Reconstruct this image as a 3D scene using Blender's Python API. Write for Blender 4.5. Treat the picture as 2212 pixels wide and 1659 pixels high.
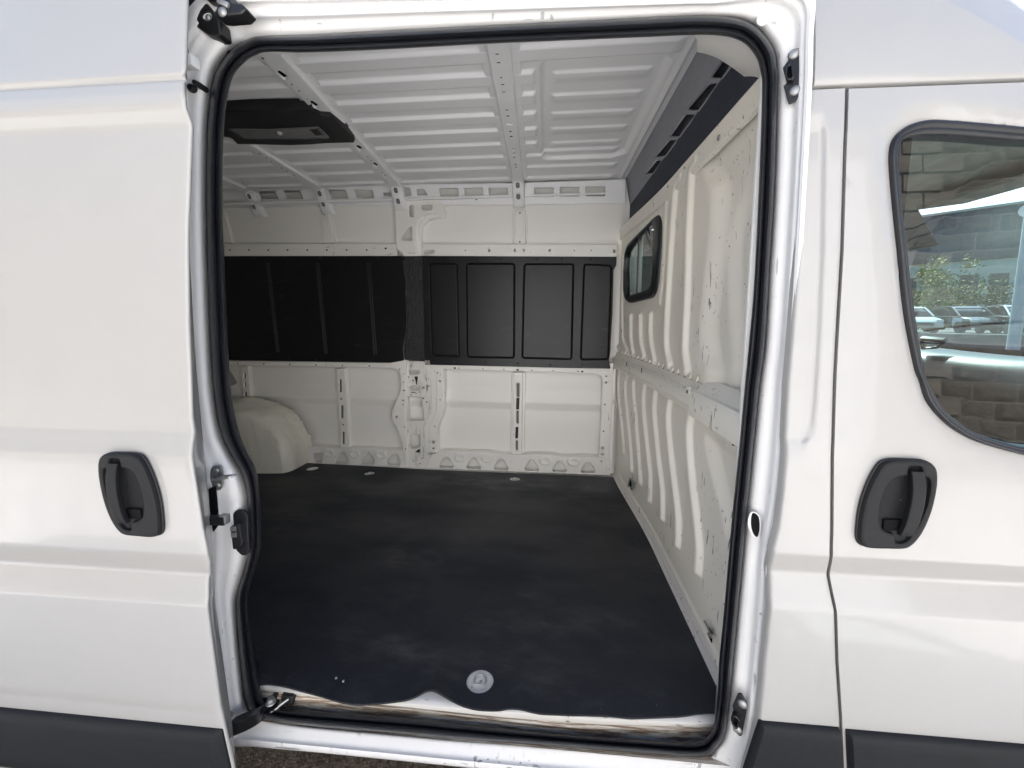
import bpy, bmesh, math, random
import numpy as np
from mathutils import Vector, Matrix
from mathutils.geometry import delaunay_2d_cdt
random.seed(7)
for _o in list(bpy.data.objects): bpy.data.objects.remove(_o)
SC = bpy.context.scene
COL = SC.collection

# ------------------------------------------------------------------ camera
FPX, CX, CY = 840.0, 1106.0, 780.0            # focal length and principal point of a 2212 x 1659 frame
PITCH = math.atan((CY - 692.0) / FPX)
YAW = math.radians(5.025)
CAM = np.array([0.0, 0.0, 1.06])              # z = 0 is the cargo floor
cd = bpy.data.cameras.new('camera')
cam = bpy.data.objects.new('camera', cd); COL.objects.link(cam)
cam.location = CAM
cam.rotation_euler = (math.pi/2 - PITCH, 0, YAW)
cd.sensor_width = 36.0
cd.lens = 36.0*FPX/2212
cd.shift_y = -(829.5 - CY)/2212
cd.clip_start = 0.05; cd.clip_end = 400
SC.camera = cam

# ------------------------------------------------------------------ light
GROUND = -0.55
SUN_EL, SUN_AZ = math.radians(53), math.radians(15)     # azimuth the light comes FROM, clockwise from +Y
w = bpy.data.worlds.new('World'); SC.world = w; w.use_nodes = True
nt = w.node_tree
sky = nt.nodes.new('ShaderNodeTexSky'); sky.sky_type = 'NISHITA'; sky.sun_disc = False
sky.sun_elevation = SUN_EL; sky.sun_rotation = SUN_AZ
sky.air_density = 1.0; sky.dust_density = 2.5; sky.ozone_density = 1.0
bg = nt.nodes['Background']; bg.inputs['Strength'].default_value = 0.15
nt.links.new(sky.outputs[0], bg.inputs['Color'])
sl = bpy.data.lights.new('sun', 'SUN'); sl.energy = 5.0; sl.angle = math.radians(0.6); sl.color = (1.0, 0.97, 0.93)
sun = bpy.data.objects.new('sun', sl); COL.objects.link(sun)
_d = Vector((math.sin(SUN_AZ)*math.cos(SUN_EL), math.cos(SUN_AZ)*math.cos(SUN_EL), math.sin(SUN_EL)))
sun.rotation_euler = _d.to_track_quat('Z', 'Y').to_euler()
sun.location = _d*20
SC.render.engine = 'CYCLES'
SC.cycles.max_bounces = 14; SC.cycles.diffuse_bounces = 8; SC.cycles.glossy_bounces = 5
SC.cycles.transparent_max_bounces = 12
vs = SC.view_settings
vs.view_transform = 'Standard'; vs.look = 'None'; vs.exposure = 1.22; vs.gamma = 1.0

# ------------------------------------------------------------------ measuring helpers
_cy, _sy, _cp, _sp = math.cos(YAW), math.sin(YAW), math.cos(PITCH), math.sin(PITCH)
FWD = np.array([-_sy*_cp, _cy*_cp, -_sp]); RGT = np.array([_cy, _sy, 0.0]); UPV = np.cross(RGT, FWD)
def ray(p):
    return RGT*((p[0]-CX)/FPX) + UPV*((CY-p[1])/FPX) + FWD
def hY(p, Y): d = ray(p); return CAM + d*((Y-CAM[1])/d[1])
def hX(p, X): d = ray(p); return CAM + d*((X-CAM[0])/d[0])
def hZ(p, Z): d = ray(p); return CAM + d*((Z-CAM[2])/d[2])
REG = {k: (x0*.548611, y0*.548611, (x1-x0)*.548611/wd) for k, (x0, y0, x1, wd) in dict(
    A=(650,0,1900,2211), B=(1800,0,3250,2211), C=(700,900,1900,1991), D=(1500,900,2700,1991),
    E=(2300,300,3300,1382), F=(2300,1300,3300,1382), G=(800,2300,2000,2212), H=(1800,2300,3400,2212),
    I=(3000,0,4032,1141), J=(3000,1500,4032,1123), K=(0,1500,1100,1197), L=(0,0,1100,1217),
    M=(3480,450,4032,1308), N=(3480,1100,4032,1308), O=(350,1700,700,1161), P=(3330,1750,3730,1327),
    Q=(1500,1400,1900,1327), R=(780,1780,1050,953), S=(850,400,1450,2212), T=(880,650,1400,2212),
    U=(1450,650,2100,2212), V=(2400,820,2650,1037), W=(700,0,1100,1659), X=(2700,2600,3200,1956),
    Y=(850,2600,1400,2152), Z=(2350,1750,2900,960)).items()}
def Zp(k, pts):
    x0, y0, s = REG[k]
    return [(x0+x*s, y0+y*s) for x, y in pts]
def Zs(k): return REG[k][2]

# ------------------------------------------------------------------ curves in 2D
def cr(pts, n=6, closed=False):
    P = [np.array(p, float) for p in pts]; N = len(P); out = []
    rng = N if closed else N-1
    for i in range(rng):
        if closed: a, b, c, d = P[i-1], P[i], P[(i+1) % N], P[(i+2) % N]
        else: a, b, c, d = P[max(i-1, 0)], P[i], P[i+1], P[min(i+2, N-1)]
        for k in range(n):
            t = k/n
            out.append(.5*((2*b)+(c-a)*t+(2*a-5*b+4*c-d)*t*t+(3*b-a-3*c+d)*t**3))
    if not closed: out.append(P[-1])
    return out
def rp(pts, r, n=4):
    P = [np.array(p, float) for p in pts]; N = len(P); out = []
    for i in range(N):
        a, b, c = P[i-1], P[i], P[(i+1) % N]
        u = a-b; v = c-b; lu, lv = np.linalg.norm(u), np.linalg.norm(v)
        q = min(r, lu*.45, lv*.45); p0 = b+u/lu*q; p1 = b+v/lv*q
        for k in range(n+1):
            t = k/n; out.append((1-t)**2*p0+2*t*(1-t)*b+t*t*p1)
    return out
def rrect(x0, y0, x1, y1, r, n=3): return rp([(x0,y0),(x1,y0),(x1,y1),(x0,y1)], r, n)
def circ(x, y, r, n=10): return [(x+r*math.cos(2*math.pi*k/n), y+r*math.sin(2*math.pi*k/n)) for k in range(n)]
def pill(x0, y0, x1, y1): return rp([(x0,y0),(x1,y0),(x1,y1),(x0,y1)], .5*min(abs(x1-x0), abs(y1-y0)), 5)

# ------------------------------------------------------------------ object helpers
def link(name, me, mat=None, parent=None, label=None):
    o = bpy.data.objects.new(name, me); COL.objects.link(o)
    if mat is not None and me is not None: me.materials.append(mat)
    if parent is not None: o.parent = parent; o.matrix_parent_inverse = PINV.get(parent.name, Matrix.Identity(4))
    if label: o['label'] = label
    return o
PINV = {}
def thing(name, loc, label, cat, group=None):
    o = bpy.data.objects.new(name, None); COL.objects.link(o); o.location = loc; o.empty_display_size = .1
    o['label'] = label; o['category'] = cat
    if group: o['group'] = group
    PINV[o.name] = Matrix.Translation(Vector(loc)).inverted()
    return o
def tag(o, label, cat, group=None):
    o['label'] = label; o['category'] = cat
    if group: o['group'] = group
    return o
def mesh(name, V, F, smooth=True, angle=40):
    me = bpy.data.meshes.new(name)
    me.from_pydata([tuple(map(float, v)) for v in V], [], [tuple(map(int, f)) for f in F])
    me.update()
    if smooth:
        me.polygons.foreach_set('use_smooth', [True]*len(me.polygons))
        if angle: me.set_sharp_from_angle(angle=math.radians(angle))
    return me
def grid_mesh(name, A, closed_u=False, closed_v=False, flip=False, mask=None, angle=None):
    """A: (n,m,3) array of points"""
    A = np.asarray(A, float); n, m = A.shape[:2]
    idx = np.arange(n*m).reshape(n, m)
    if closed_u: idx = np.vstack([idx, idx[:1]])
    if closed_v: idx = np.hstack([idx, idx[:, :1]])
    a, b, c, d = idx[:-1, :-1], idx[1:, :-1], idx[1:, 1:], idx[:-1, 1:]
    F = np.stack([a, d, c, b] if flip else [a, b, c, d], -1).reshape(-1, 4)
    if mask is not None: F = F[mask.reshape(-1)]
    me = bpy.data.meshes.new(name)
    me.vertices.add(n*m); me.vertices.foreach_set('co', A.reshape(-1).astype(np.float32))
    me.loops.add(F.size); me.loops.foreach_set('vertex_index', F.reshape(-1).astype(np.int32))
    me.polygons.add(len(F)); me.polygons.foreach_set('loop_start', np.arange(0, F.size, 4, dtype=np.int32))
    me.update(calc_edges=True); me.validate()
    me.polygons.foreach_set('use_smooth', [True]*len(me.polygons))
    if angle: me.set_sharp_from_angle(angle=math.radians(angle))
    return me
def area2(L):
    L = np.asarray(L); x, y = L[:, 0], L[:, 1]
    return .5*float(np.sum(x*np.roll(y, -1)-y*np.roll(x, -1)))
def offset(L, d):
    """move a closed loop to its left by d (inwards for CCW)"""
    L = np.asarray(L, float); e = np.roll(L, -1, 0)-L
    e /= np.maximum(np.linalg.norm(e, axis=1, keepdims=True), 1e-9)
    n = np.stack([-e[:, 1], e[:, 0]], 1); m = n+np.roll(n, 1, 0)
    k = np.sum(m*m, 1, keepdims=True)/2
    return L+m/np.maximum(k, .35)*d
def inside(P, loops):
    P = np.asarray(P); c = np.zeros(len(P), bool)
    for L in loops:
        L = np.asarray(L); x1, y1 = L[:, 0], L[:, 1]; x2, y2 = np.roll(x1, -1), np.roll(y1, -1)
        for a, b, cx, cyy in zip(x1, y1, x2, y2):
            if b == cyy: continue
            hit = ((b > P[:, 1]) != (cyy > P[:, 1])) & (P[:, 0] < (cx-a)*(P[:, 1]-b)/(cyy-b)+a)
            c ^= hit
    return c
def fill(loops, extra=None):
    """triangulate the region between loops (even-odd); returns 2D verts, tris"""
    V = []; Ed = []
    for L in loops:
        s = len(V); V += [Vector((float(p[0]), float(p[1]))) for p in L]
        Ed += [(s+i, s+(i+1) % len(L)) for i in range(len(L))]
    if extra is not None and len(extra): V += [Vector((float(p[0]), float(p[1]))) for p in extra]
    vo, eo, fo = delaunay_2d_cdt(V, Ed, [], 0, 1e-7)[:3]
    vo = np.array([(v[0], v[1]) for v in vo]); fo = np.array([f for f in fo if len(f) == 3])
    c = vo[fo].mean(1)
    return vo, fo[inside(c, loops)]

class Plane:
    """a flat work plane: origin o, axes u (right) and v (up); its normal u x v faces the viewer"""
    def __init__(s, o, u, v):
        s.o = np.array(o, float); s.u = np.array(u, float); s.u /= np.linalg.norm(s.u)
        v = np.array(v, float); v -= s.u*np.dot(v, s.u); s.v = v/np.linalg.norm(v); s.n = np.cross(s.u, s.v)
    def back(s, d): return Plane(s.o-s.n*d, s.u, s.v)
    def ab(s, p):
        d = ray(p); t = np.dot(s.o-CAM, s.n)/np.dot(d, s.n); q = CAM+d*t-s.o
        return (float(np.dot(q, s.u)), float(np.dot(q, s.v)))
    def pts(s, P): return [s.ab(p) for p in P]
    def at(s, a, b, h=0.0): return s.o+s.u*a+s.v*b+s.n*h

def plate_mesh(name, pl, outline, holes=(), depth=.02, bev=.002, hole_depth=None, closed=False, lift=0.0):
    """pressed sheet with holes in plane coordinates: face, rounded edge, turned-back flange"""
    loops = [list(map(np.array, outline))]+[list(map(np.array, h)) for h in holes]
    L2 = []; hb_ = []
    for i, L in enumerate(loops):
        L = np.array(L, float); hb_.append(bev if i == 0 else min(bev, (.10 if abs(area2(L)) < 1.6e-4 else .25)*math.sqrt(abs(area2(L)))))
        if (area2(L) > 0) != (i == 0): L = L[::-1]
        L2.append(L)
    ins = [offset(L, hb_[i]) for i, L in enumerate(L2)]
    v2, tri = fill(ins)
    V = [pl.at(a, b, lift) for a, b in v2]; F = []; dark = []
    for t in tri:
        a, b, c = v2[t]
        cr_ = (b[0]-a[0])*(c[1]-a[1])-(b[1]-a[1])*(c[0]-a[0])
        F.append(tuple(t) if cr_ > 0 else tuple(t[::-1]))
    for i, (L, I) in enumerate(zip(L2, ins)):
        n = len(L); hd = depth if i == 0 or hole_depth is None else hole_depth
        if i > 0 and abs(area2(L)) < 1.6e-4: hd = hb_[i]*1.6
        rows = [(I, 0.0), (I+(L-I)*.7, -.3*hb_[i]), (L, -hb_[i]), (L, -max(hd, hb_[i]*1.5))]
        s0 = len(V)
        for R_, h in rows: V += [pl.at(a, b, lift+h) for a, b in R_]
        for r in range(len(rows)-1):
            for k in range(n):
                a, b = s0+r*n+k, s0+r*n+(k+1) % n
                F.append((a, a+n, b+n, b))
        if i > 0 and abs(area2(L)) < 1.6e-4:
            dark.append(len(F)); F.append(tuple(s0+(len(rows)-1)*n+k for k in range(n)))  # black floor close under the face paints in a small hole's shade
        if closed and i == 0:
            F.append(tuple(s0+(len(rows)-1)*n+k for k in range(n))[::-1])
    me = mesh(name, V, F)
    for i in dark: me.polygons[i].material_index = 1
    bm = bmesh.new(); bm.from_mesh(me); bmesh.ops.remove_doubles(bm, verts=bm.verts, dist=1e-5)
    bmesh.ops.dissolve_degenerate(bm, edges=bm.edges, dist=1e-6)
    bm.to_mesh(me); bm.free()
    nn = Vector(pl.n)
    me.polygons.foreach_set('use_smooth', [True]*len(me.polygons)); me.set_sharp_from_angle(angle=math.radians(35))
    me.polygons.foreach_set('use_smooth', [p.normal.dot(nn) < .9995 for p in me.polygons]); me.update()
    return me
def plate(name, pl, outline, holes=(), mat=None, parent=None, px=True, label=None, **k):
    if px: outline = pl.pts(outline); holes = [pl.pts(h) for h in holes]
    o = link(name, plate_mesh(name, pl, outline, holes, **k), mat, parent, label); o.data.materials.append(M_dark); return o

def tube_mesh(name, pts, r, n=10, cap=True):
    P = [Vector(p) for p in pts]; V = []; F = []
    R_ = r if hasattr(r, '__len__') else [r]*len(P)
    up = None
    for i, p in enumerate(P):
        t = (P[min(i+1, len(P)-1)]-P[max(i-1, 0)]).normalized()
        if up is None: up = t.orthogonal().normalized()
        up = (up-t*up.dot(t)).normalized(); sd = t.cross(up)
        for k in range(n):
            a = 2*math.pi*k/n; V.append(p+(up*math.cos(a)+sd*math.sin(a))*R_[i])
    for i in range(len(P)-1):
        for k in range(n): F.append((i*n+k, i*n+(k+1) % n, (i+1)*n+(k+1) % n, (i+1)*n+k))
    if cap: F += [tuple(range(n))[::-1], tuple((len(P)-1)*n+k for k in range(n))]
    return mesh(name, V, F, angle=50)
def box_bm(bm, lo, hi, bev=0.0, rot=None, at=None):
    r = bmesh.ops.create_cube(bm, size=1.0); vs_ = r['verts']
    for v in vs_:
        v.co = Vector([lo[i]+(v.co[i]+.5)*(hi[i]-lo[i]) for i in range(3)])
        if rot is not None: v.co = rot @ v.co
        if at is not None: v.co += Vector(at)
    if bev:
        es = list({e for v in vs_ for e in v.link_edges})
        bmesh.ops.bevel(bm, geom=es, offset=bev, segments=2, affect='EDGES', profile=.6)
def box(name, lo, hi, mat, parent=None, bev=.003, label=None, rot=None, at=None):
    bm = bmesh.new(); box_bm(bm, lo, hi, bev, rot, at); me = bpy.data.meshes.new(name); bm.to_mesh(me); bm.free()
    me.polygons.foreach_set('use_smooth', [True]*len(me.polygons)); me.set_sharp_from_angle(angle=math.radians(40))
    return link(name, me, mat, parent, label)
def dome_mesh(name, r, h, n=12, rings=4):
    """a low screw head facing +Z of its own axes"""
    V = []; F = []
    for i in range(rings):
        a = i/rings*math.pi/2
        for k in range(n): V.append((r*math.cos(a)*math.cos(2*math.pi*k/n), r*math.cos(a)*math.sin(2*math.pi*k/n), h*math.sin(a)))
    V.append((0, 0, h))
    for i in range(rings-1):
        for k in range(n): F.append((i*n+k, i*n+(k+1) % n, (i+1)*n+(k+1) % n, (i+1)*n+k))
    for k in range(n): F.append(((rings-1)*n+k, (rings-1)*n+(k+1) % n, rings*n))
    return mesh(name, V, F, angle=None)
def put(name, me, pos, normal, parent, label=None):
    o = bpy.data.objects.new(name, me); COL.objects.link(o); o.parent = parent
    o.matrix_parent_inverse = PINV.get(parent.name, Matrix.Identity(4))
    o.location = Vector(pos); o.rotation_euler = Vector(normal).to_track_quat('Z', 'Y').to_euler()
    return o

# ------------------------------------------------------------------ materials
def new_mat(name):
    m = bpy.data.materials.new(name); m.use_nodes = True
    return m, m.node_tree, m.node_tree.nodes['Principled BSDF']
def N(t, typ, **k):
    n = t.nodes.new(typ)
    for a, v in k.items():
        if a in n.bl_rna.properties: setattr(n, a, v)
        else: n.inputs[a].default_value = v
    return n
def coords(t, scale=(1, 1, 1), rot=(0, 0, 0)):
    c = N(t, 'ShaderNodeTexCoord'); m = N(t, 'ShaderNodeMapping')
    m.inputs['Scale'].default_value = scale; m.inputs['Rotation'].default_value = rot
    t.links.new(c.outputs['Object'], m.inputs['Vector']); return m.outputs[0]
def noise(t, scale, detail=4, rough=.55, vec=None, dist=0):
    n = N(t, 'ShaderNodeTexNoise'); n.inputs['Scale'].default_value = scale; n.inputs['Detail'].default_value = detail
    n.inputs['Roughness'].default_value = rough; n.inputs['Distortion'].default_value = dist
    if vec is not None: t.links.new(vec, n.inputs['Vector'])
    return n.outputs['Fac']
def ramp(t, src, a, b, ca=0.0, cb=1.0):
    r = N(t, 'ShaderNodeMapRange'); r.interpolation_type = 'SMOOTHSTEP'
    r.inputs['From Min'].default_value = a; r.inputs['From Max'].default_value = b
    r.inputs['To Min'].default_value = ca; r.inputs['To Max'].default_value = cb
    t.links.new(src, r.inputs['Value']); return r.outputs[0]
def mul(t, a, b):
    m = N(t, 'ShaderNodeMath', operation='MULTIPLY')
    for i, x in enumerate((a, b)):
        if hasattr(x, 'links'): t.links.new(x, m.inputs[i])
        else: m.inputs[i].default_value = x
    return m.outputs[0]
def add(t, a, b):
    m = N(t, 'ShaderNodeMath', operation='ADD'); m.use_clamp = True
    for i, x in enumerate((a, b)):
        if hasattr(x, 'links'): t.links.new(x, m.inputs[i])
        else: m.inputs[i].default_value = x
    return m.outputs[0]
def mixc(t, fac, a, b):
    m = N(t, 'ShaderNodeMix', data_type='RGBA')
    if hasattr(fac, 'links'): t.links.new(fac, m.inputs[0])
    else: m.inputs[0].default_value = fac
    for i, x in ((6, a), (7, b)):
        if hasattr(x, 'links'): t.links.new(x, m.inputs[i])
        else: m.inputs[i].default_value = (*x, 1) if len(x) == 3 else x
    return m.outputs[2]
def bump(t, bsdf, src, strength, dist=.002):
    b = N(t, 'ShaderNodeBump'); b.inputs['Strength'].default_value = strength; b.inputs['Distance'].default_value = dist
    t.links.new(src, b.inputs['Height']); t.links.new(b.outputs[0], bsdf.inputs['Normal'])
def paint(name, col, rough, coat=0.0, peel=.03, var=.03, scuff=0.0, grime=0.0, scuff_col=(.12, .12, .12), grime_col=(.32, .24, .16), wave=0.0):
    m, t, b = new_mat(name)
    n1 = noise(t, 2.3, 5); c = mixc(t, mul(t, ramp(t, n1, .35, .7), var*6), col, tuple(x*.90 for x in col))
    if grime:
        g = ramp(t, noise(t, 9, 8, .7), .60-.2*grime, .78-.2*grime); c = mixc(t, mul(t, g, min(1, grime)), c, grime_col)
    if scuff:
        v1 = coords(t, (60, 60, 9), (.35, .2, .1)); v2 = coords(t, (14, 90, 60), (.1, .5, .3))
        th = .73-.07*scuff; s1 = ramp(t, noise(t, 1.0, 2, .5, v1), th, th+.035); s2 = ramp(t, noise(t, 1.0, 2, .5, v2), th+.01, th+.045)
        area = ramp(t, noise(t, 3.5, 3), .44, .58)
        c = mixc(t, mul(t, mul(t, add(t, s1, s2), area), min(.9, scuff)), c, scuff_col)
    t.links.new(c, b.inputs['Base Color'])
    b.inputs['Roughness'].default_value = rough; b.inputs['IOR'].default_value = 1.5
    b.inputs['Coat Weight'].default_value = coat; b.inputs['Coat Roughness'].default_value = .06
    rr = ramp(t, noise(t, 30, 4), .3, .8, rough*.85, min(1, rough*1.25)); t.links.new(rr, b.inputs['Roughness'])
    if peel: bump(t, b, noise(t, 260, 2), peel, .001)
    if wave: bump(t, b, add(t, mul(t, noise(t, 3.2, 2, .4), .9), mul(t, noise(t, 120, 2), .02)), wave, .012)
    return m
def plain(name, col, rough=.5, metal=0.0, grain=0.0, gs=400, var=.15, spec=.5):
    m, t, b = new_mat(name)
    c = mixc(t, ramp(t, noise(t, 14, 5), .3, .75), tuple(x*(1-var) for x in col), tuple(min(1, x*(1+var)) for x in col))
    t.links.new(c, b.inputs['Base Color']); b.inputs['Roughness'].default_value = rough; b.inputs['Metallic'].default_value = metal
    b.inputs['Specular IOR Level'].default_value = spec
    if grain: bump(t, b, noise(t, gs, 3), grain, .0015)
    return m
def glass(name, tint, ior=1.5, dirt=0.0):
    m = bpy.data.materials.new(name); m.use_nodes = True; t = m.node_tree
    t.nodes.remove(t.nodes['Principled BSDF'])
    out = t.nodes['Material Output']; tr = N(t, 'ShaderNodeBsdfTransparent'); gl = N(t, 'ShaderNodeBsdfGlossy')
    tr.inputs['Color'].default_value = (*tint, 1); gl.inputs['Roughness'].default_value = .015; gl.inputs['Color'].default_value = (1, 1, 1, 1)
    lw = N(t, 'ShaderNodeLayerWeight'); lw.inputs['Blend'].default_value = .5          # Schlick, same from both sides
    pw = N(t, 'ShaderNodeMath', operation='POWER'); t.links.new(lw.outputs['Facing'], pw.inputs[0]); pw.inputs[1].default_value = 5
    f0 = 2*((ior-1)/(ior+1))**2
    ma = N(t, 'ShaderNodeMath', operation='MULTIPLY_ADD'); t.links.new(pw.outputs[0], ma.inputs[0]); ma.inputs[1].default_value = 1-f0; ma.inputs[2].default_value = f0
    mx = N(t, 'ShaderNodeMixShader'); t.links.new(ma.outputs[0], mx.inputs[0]); t.links.new(tr.outputs[0], mx.inputs[1]); t.links.new(gl.outputs[0], mx.inputs[2])
    last = mx.outputs[0]
    if dirt:
        df = N(t, 'ShaderNodeBsdfDiffuse'); df.inputs['Color'].default_value = (.7, .72, .72, 1)
        v = coords(t, (1, 1, 1)); s = ramp(t, noise(t, 90, 3, .6, v), .66, .74, .0, dirt)
        m2 = N(t, 'ShaderNodeMixShader'); t.links.new(s, m2.inputs[0]); t.links.new(last, m2.inputs[1]); t.links.new(df.outputs[0], m2.inputs[2]); last = m2.outputs[0]
    t.links.new(last, out.inputs['Surface'])
    return m
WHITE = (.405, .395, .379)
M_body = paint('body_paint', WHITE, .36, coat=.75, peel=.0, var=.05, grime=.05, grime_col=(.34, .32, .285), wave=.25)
M_jamb = paint('jamb_paint', (.79, .785, .775), .6, coat=.0, peel=.04, scuff=.5)
M_sill = paint('sill_paint', (.74, .735, .73), .5, coat=.05, scuff=1.75, scuff_col=(.22, .22, .23), grime=.12)
M_well = paint('well_paint', (.74, .69, .60), .6, grime=.95, grime_col=(.22, .14, .085), scuff=.5)
M_in = paint('interior_paint', (.87, .853, .812), .42, peel=.04, var=.03)
M_roof = paint('roof_paint', (.86, .86, .865), .42, peel=.04, var=.03)
M_bulk = paint('bulkhead_paint', (.87, .84, .755), .42, peel=.04, scuff=.90, scuff_col=(.12, .12, .12), grime=.03)
M_post = paint('post_paint', (.87, .85, .805), .42, peel=.03, scuff=.5)
M_dirtypost = paint('worn_post_paint', (.82, .80, .76), .45, scuff=1.5, grime=.42, grime_col=(.13, .11, .09))
M_arch = paint('wheel_arch_cover', (.70, .67, .55), .30, coat=.4, peel=.0, var=.06)
M_rubber = plain('seal_rubber', (.014, .015, .019), .40, grain=.05, gs=600)
M_trim = plain('grained_trim', (.0135, .0145, .0165), .6, grain=.35, gs=700, spec=.25)
M_handle = plain('handle_plastic', (.013, .0135, .015), .55, grain=.2, gs=900, spec=.25)
M_black = plain('black_plastic', (.012, .012, .014), .5)
M_dark = plain('black_and_hole_shade', (.01, .01, .011), .9, spec=.1)  # flat black, also stands in for shade inside holes and slots
M_steel = plain('zinc_steel', (.42, .42, .415), .48, metal=.85)
M_blackm = plain('black_steel', (.012, .012, .013), .3)
M_alu = paint('bare_edge', (.62, .60, .57), .35, scuff=1.0, grime=.25)
M_lens = plain('lamp_lens', (.16, .16, .165), .25, grain=.3, gs=120)
M_glass = glass('door_glass', (.82, .95, .93), 1.52)
M_wind = glass('windscreen_glass', (.76, .95, .95), 1.4, dirt=.05)
M_bglass = glass('bulkhead_glass', (.70, .80, .80), 1.5)
M_cab = plain('cab_trim', (.02, .02, .02), .6, grain=.2)
M_head = plain('headliner', (.19, .195, .185), .85)
M_seat = plain('seat_cloth', (.05, .06, .07), .8, grain=.3, gs=300)
# ------------------------------------------------------------------ black panel and mat materials
def mat_panel():
    m, t, b = new_mat('black_wall_panel')
    v = coords(t, (5, 5, 30), (0, .25, 0))
    s = ramp(t, noise(t, 1.0, 6, .7, v), .54, .80); a = ramp(t, noise(t, 2.2, 3), .46, .66)
    c = mixc(t, mul(t, mul(t, s, a), .9), (.0075, .008, .0095), (.075, .073, .069))
    t.links.new(c, b.inputs['Base Color']); b.inputs['Roughness'].default_value = .36; b.inputs['Specular IOR Level'].default_value = .4
    bump(t, b, noise(t, 500, 3), .12, .001); return m
def mat_film():
    m, t, b = new_mat('wrinkled_black_film')
    v = coords(t, (9, 9, 7), (0, .6, 0)); n = noise(t, 4.0, 6, .65, v, 1.2)
    b.inputs['Base Color'].default_value = (.014, .014, .015, 1); b.inputs['Roughness'].default_value = .33
    bump(t, b, n, .9, .012); return m
def mat_rubber_mat():
    m, t, b = new_mat('rubber_mat')
    v = coords(t, (34, 5, 5)); st = noise(t, 3.0, 3, .6, v)
    d = mul(t, ramp(t, noise(t, 2.6, 6, .68, None, .4), .44, .70), ramp(t, noise(t, 24, 4, .7), .35, .75))
    v3 = coords(t, (3, 12, 1), (0, 0, .3)); d2 = mul(t, ramp(t, noise(t, 1.6, 5, .7, v3), .60, .80), .12)
    v4 = coords(t, (1, 1, 1)); dots = ramp(t, noise(t, 130, 1, .5, v4), .80, .82)
    c = mixc(t, mul(t, add(t, d, d2), .95), (.0095, .0120, .0185), (.11, .11, .11))
    c = mixc(t, mul(t, dots, .5), c, (.35, .35, .34))
    t.links.new(c, b.inputs['Base Color'])
    r = ramp(t, noise(t, 7, 5), .3, .75, .42, .70); t.links.new(r, b.inputs['Roughness'])
    b.inputs['Specular IOR Level'].default_value = .45
    h = add(t, mul(t, noise(t, 420, 3, .7), .6), mul(t, st, .25)); bump(t, b, h, .8, .003); return m
M_panel = mat_panel(); M_film = mat_film(); M_mat = mat_rubber_mat()

# ------------------------------------------------------------------ the van
VAN = thing('cargo_van', (-.6, 1.77, GROUND), 'white high roof cargo van with its side door slid open', 'van')
def P(name, me, mat, label=None, parent=None): return link(name, me, mat, parent or VAN, label)

# side profile: how far the skin stands out (towards -Y) at height z
ZF = [-.30, .10, .30, .415, .425, .487, .495, .535, .545, .80, 1.2, 1.45, 1.60, 1.8, 2.1]
OF = [.006, .010, .017, .020, .018, .0, .0, .013, .016, .014, .004, -.012, -.03, -.06, -.12]
ZS = [-.30, .10, .30, .392, .400, .455, .462, .512, .520, .70, .752, .758, .798, .804, 1.2, 1.47, 1.476, 1.500, 1.507, 1.53, 1.553, 1.557, 1.562, 1.566, 1.75, 1.95]
OS = [.006, .010, .017, .020, .018, .0, .0, .014, .016, .015, .014, .012, .002, .0, -.004, -.010, -.009, .006, .008, .008, .004, -.004, -.004, .003, -.012, -.05]
def smooth_prof(Z, O, s=.004):
    zz = np.linspace(Z[0], Z[-1], 1200); oo = np.interp(zz, Z, O)
    k = max(3, int(s/(zz[1]-zz[0])*2)|1); ker = np.hanning(k+2)[1:-1]; ker /= ker.sum()
    oo = np.convolve(np.pad(oo, k, 'edge'), ker, 'same')[k:-k]
    return lambda z: np.interp(z, zz, oo)
of_ = smooth_prof(ZF, OF, .007); os_ = smooth_prof(ZS, OS, .005)
Y_BODY, Y_DOOR = .88, .80
def YF(z): return Y_BODY-of_(z)
def YS(z): return Y_DOOR-os_(z)
def hskin(p, Yf):
    Y = float(Yf(.8))
    for _ in range(5): q = hY(p, Y); Y = float(Yf(q[2]))
    return q
def edge_of(poly, Yf):
    Q = np.array([hskin(p, Yf) for p in poly]); Q = Q[np.argsort(Q[:, 2])]
    return lambda z: np.interp(z, Q[:, 2], Q[:, 0])
def zsamples(Z, lo, hi, step=.02):
    z = set(np.round(np.arange(lo, hi+1e-6, step), 4))
    for a in Z:
        if lo < a < hi: z |= {round(a+d, 4) for d in (-.006, -.003, 0, .003, .006)}
    return np.array(sorted(x for x in z if lo <= x <= hi))

# ---- sliding door (slid back, standing proud of the body side)
SD_EDGE = [(402,-60),(402,0),(398,150),(396,165),(398,215),(403,243),(404,500),(406,700),(410,800),(413,900),(417,943),(414,962),(420,1040),(437,1150),(446,1188),(452,1213),(449,1250),(448,1300),(462,1430),(475,1530),(500,1640),(512,1700)]
SD_IN = [(408,-60),(408,0),(403,160),(405,250),(408,500),(421,745),(427,823),(449,1050),(458,1150),(461,1200),(466,1300),(476,1377),(490,1480),(503,1570),(516,1700)]
xs_edge = edge_of(SD_EDGE, YS)
Q = np.array([hY(p, .85) for p in SD_IN]); Q = Q[np.argsort(Q[:, 2])]
xs_in = lambda z: np.interp(z, Q[:, 2], Q[:, 0])
zz = zsamples(ZS, -.20, 1.95, .02)
rows = []
for z in zz:
    xe = float(xs_edge(z)); xi = float(xs_in(z)); Y = float(YS(z))
    r = [(x, Y, z) for x in np.linspace(-2.15, xe-.02, 26)]
    r += [(xe-.006, Y, z), (xe-.002, Y+.0008, z), (xe, Y+.003, z), (xe-.0005, Y+.007, z)]
    r += [(xe+(xi-xe)*.3, Y+.014, z), (xi-.001, .846, z), (xi-.004, .853, z), (xi-.03, .856, z)]
    rows.append(r)
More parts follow.
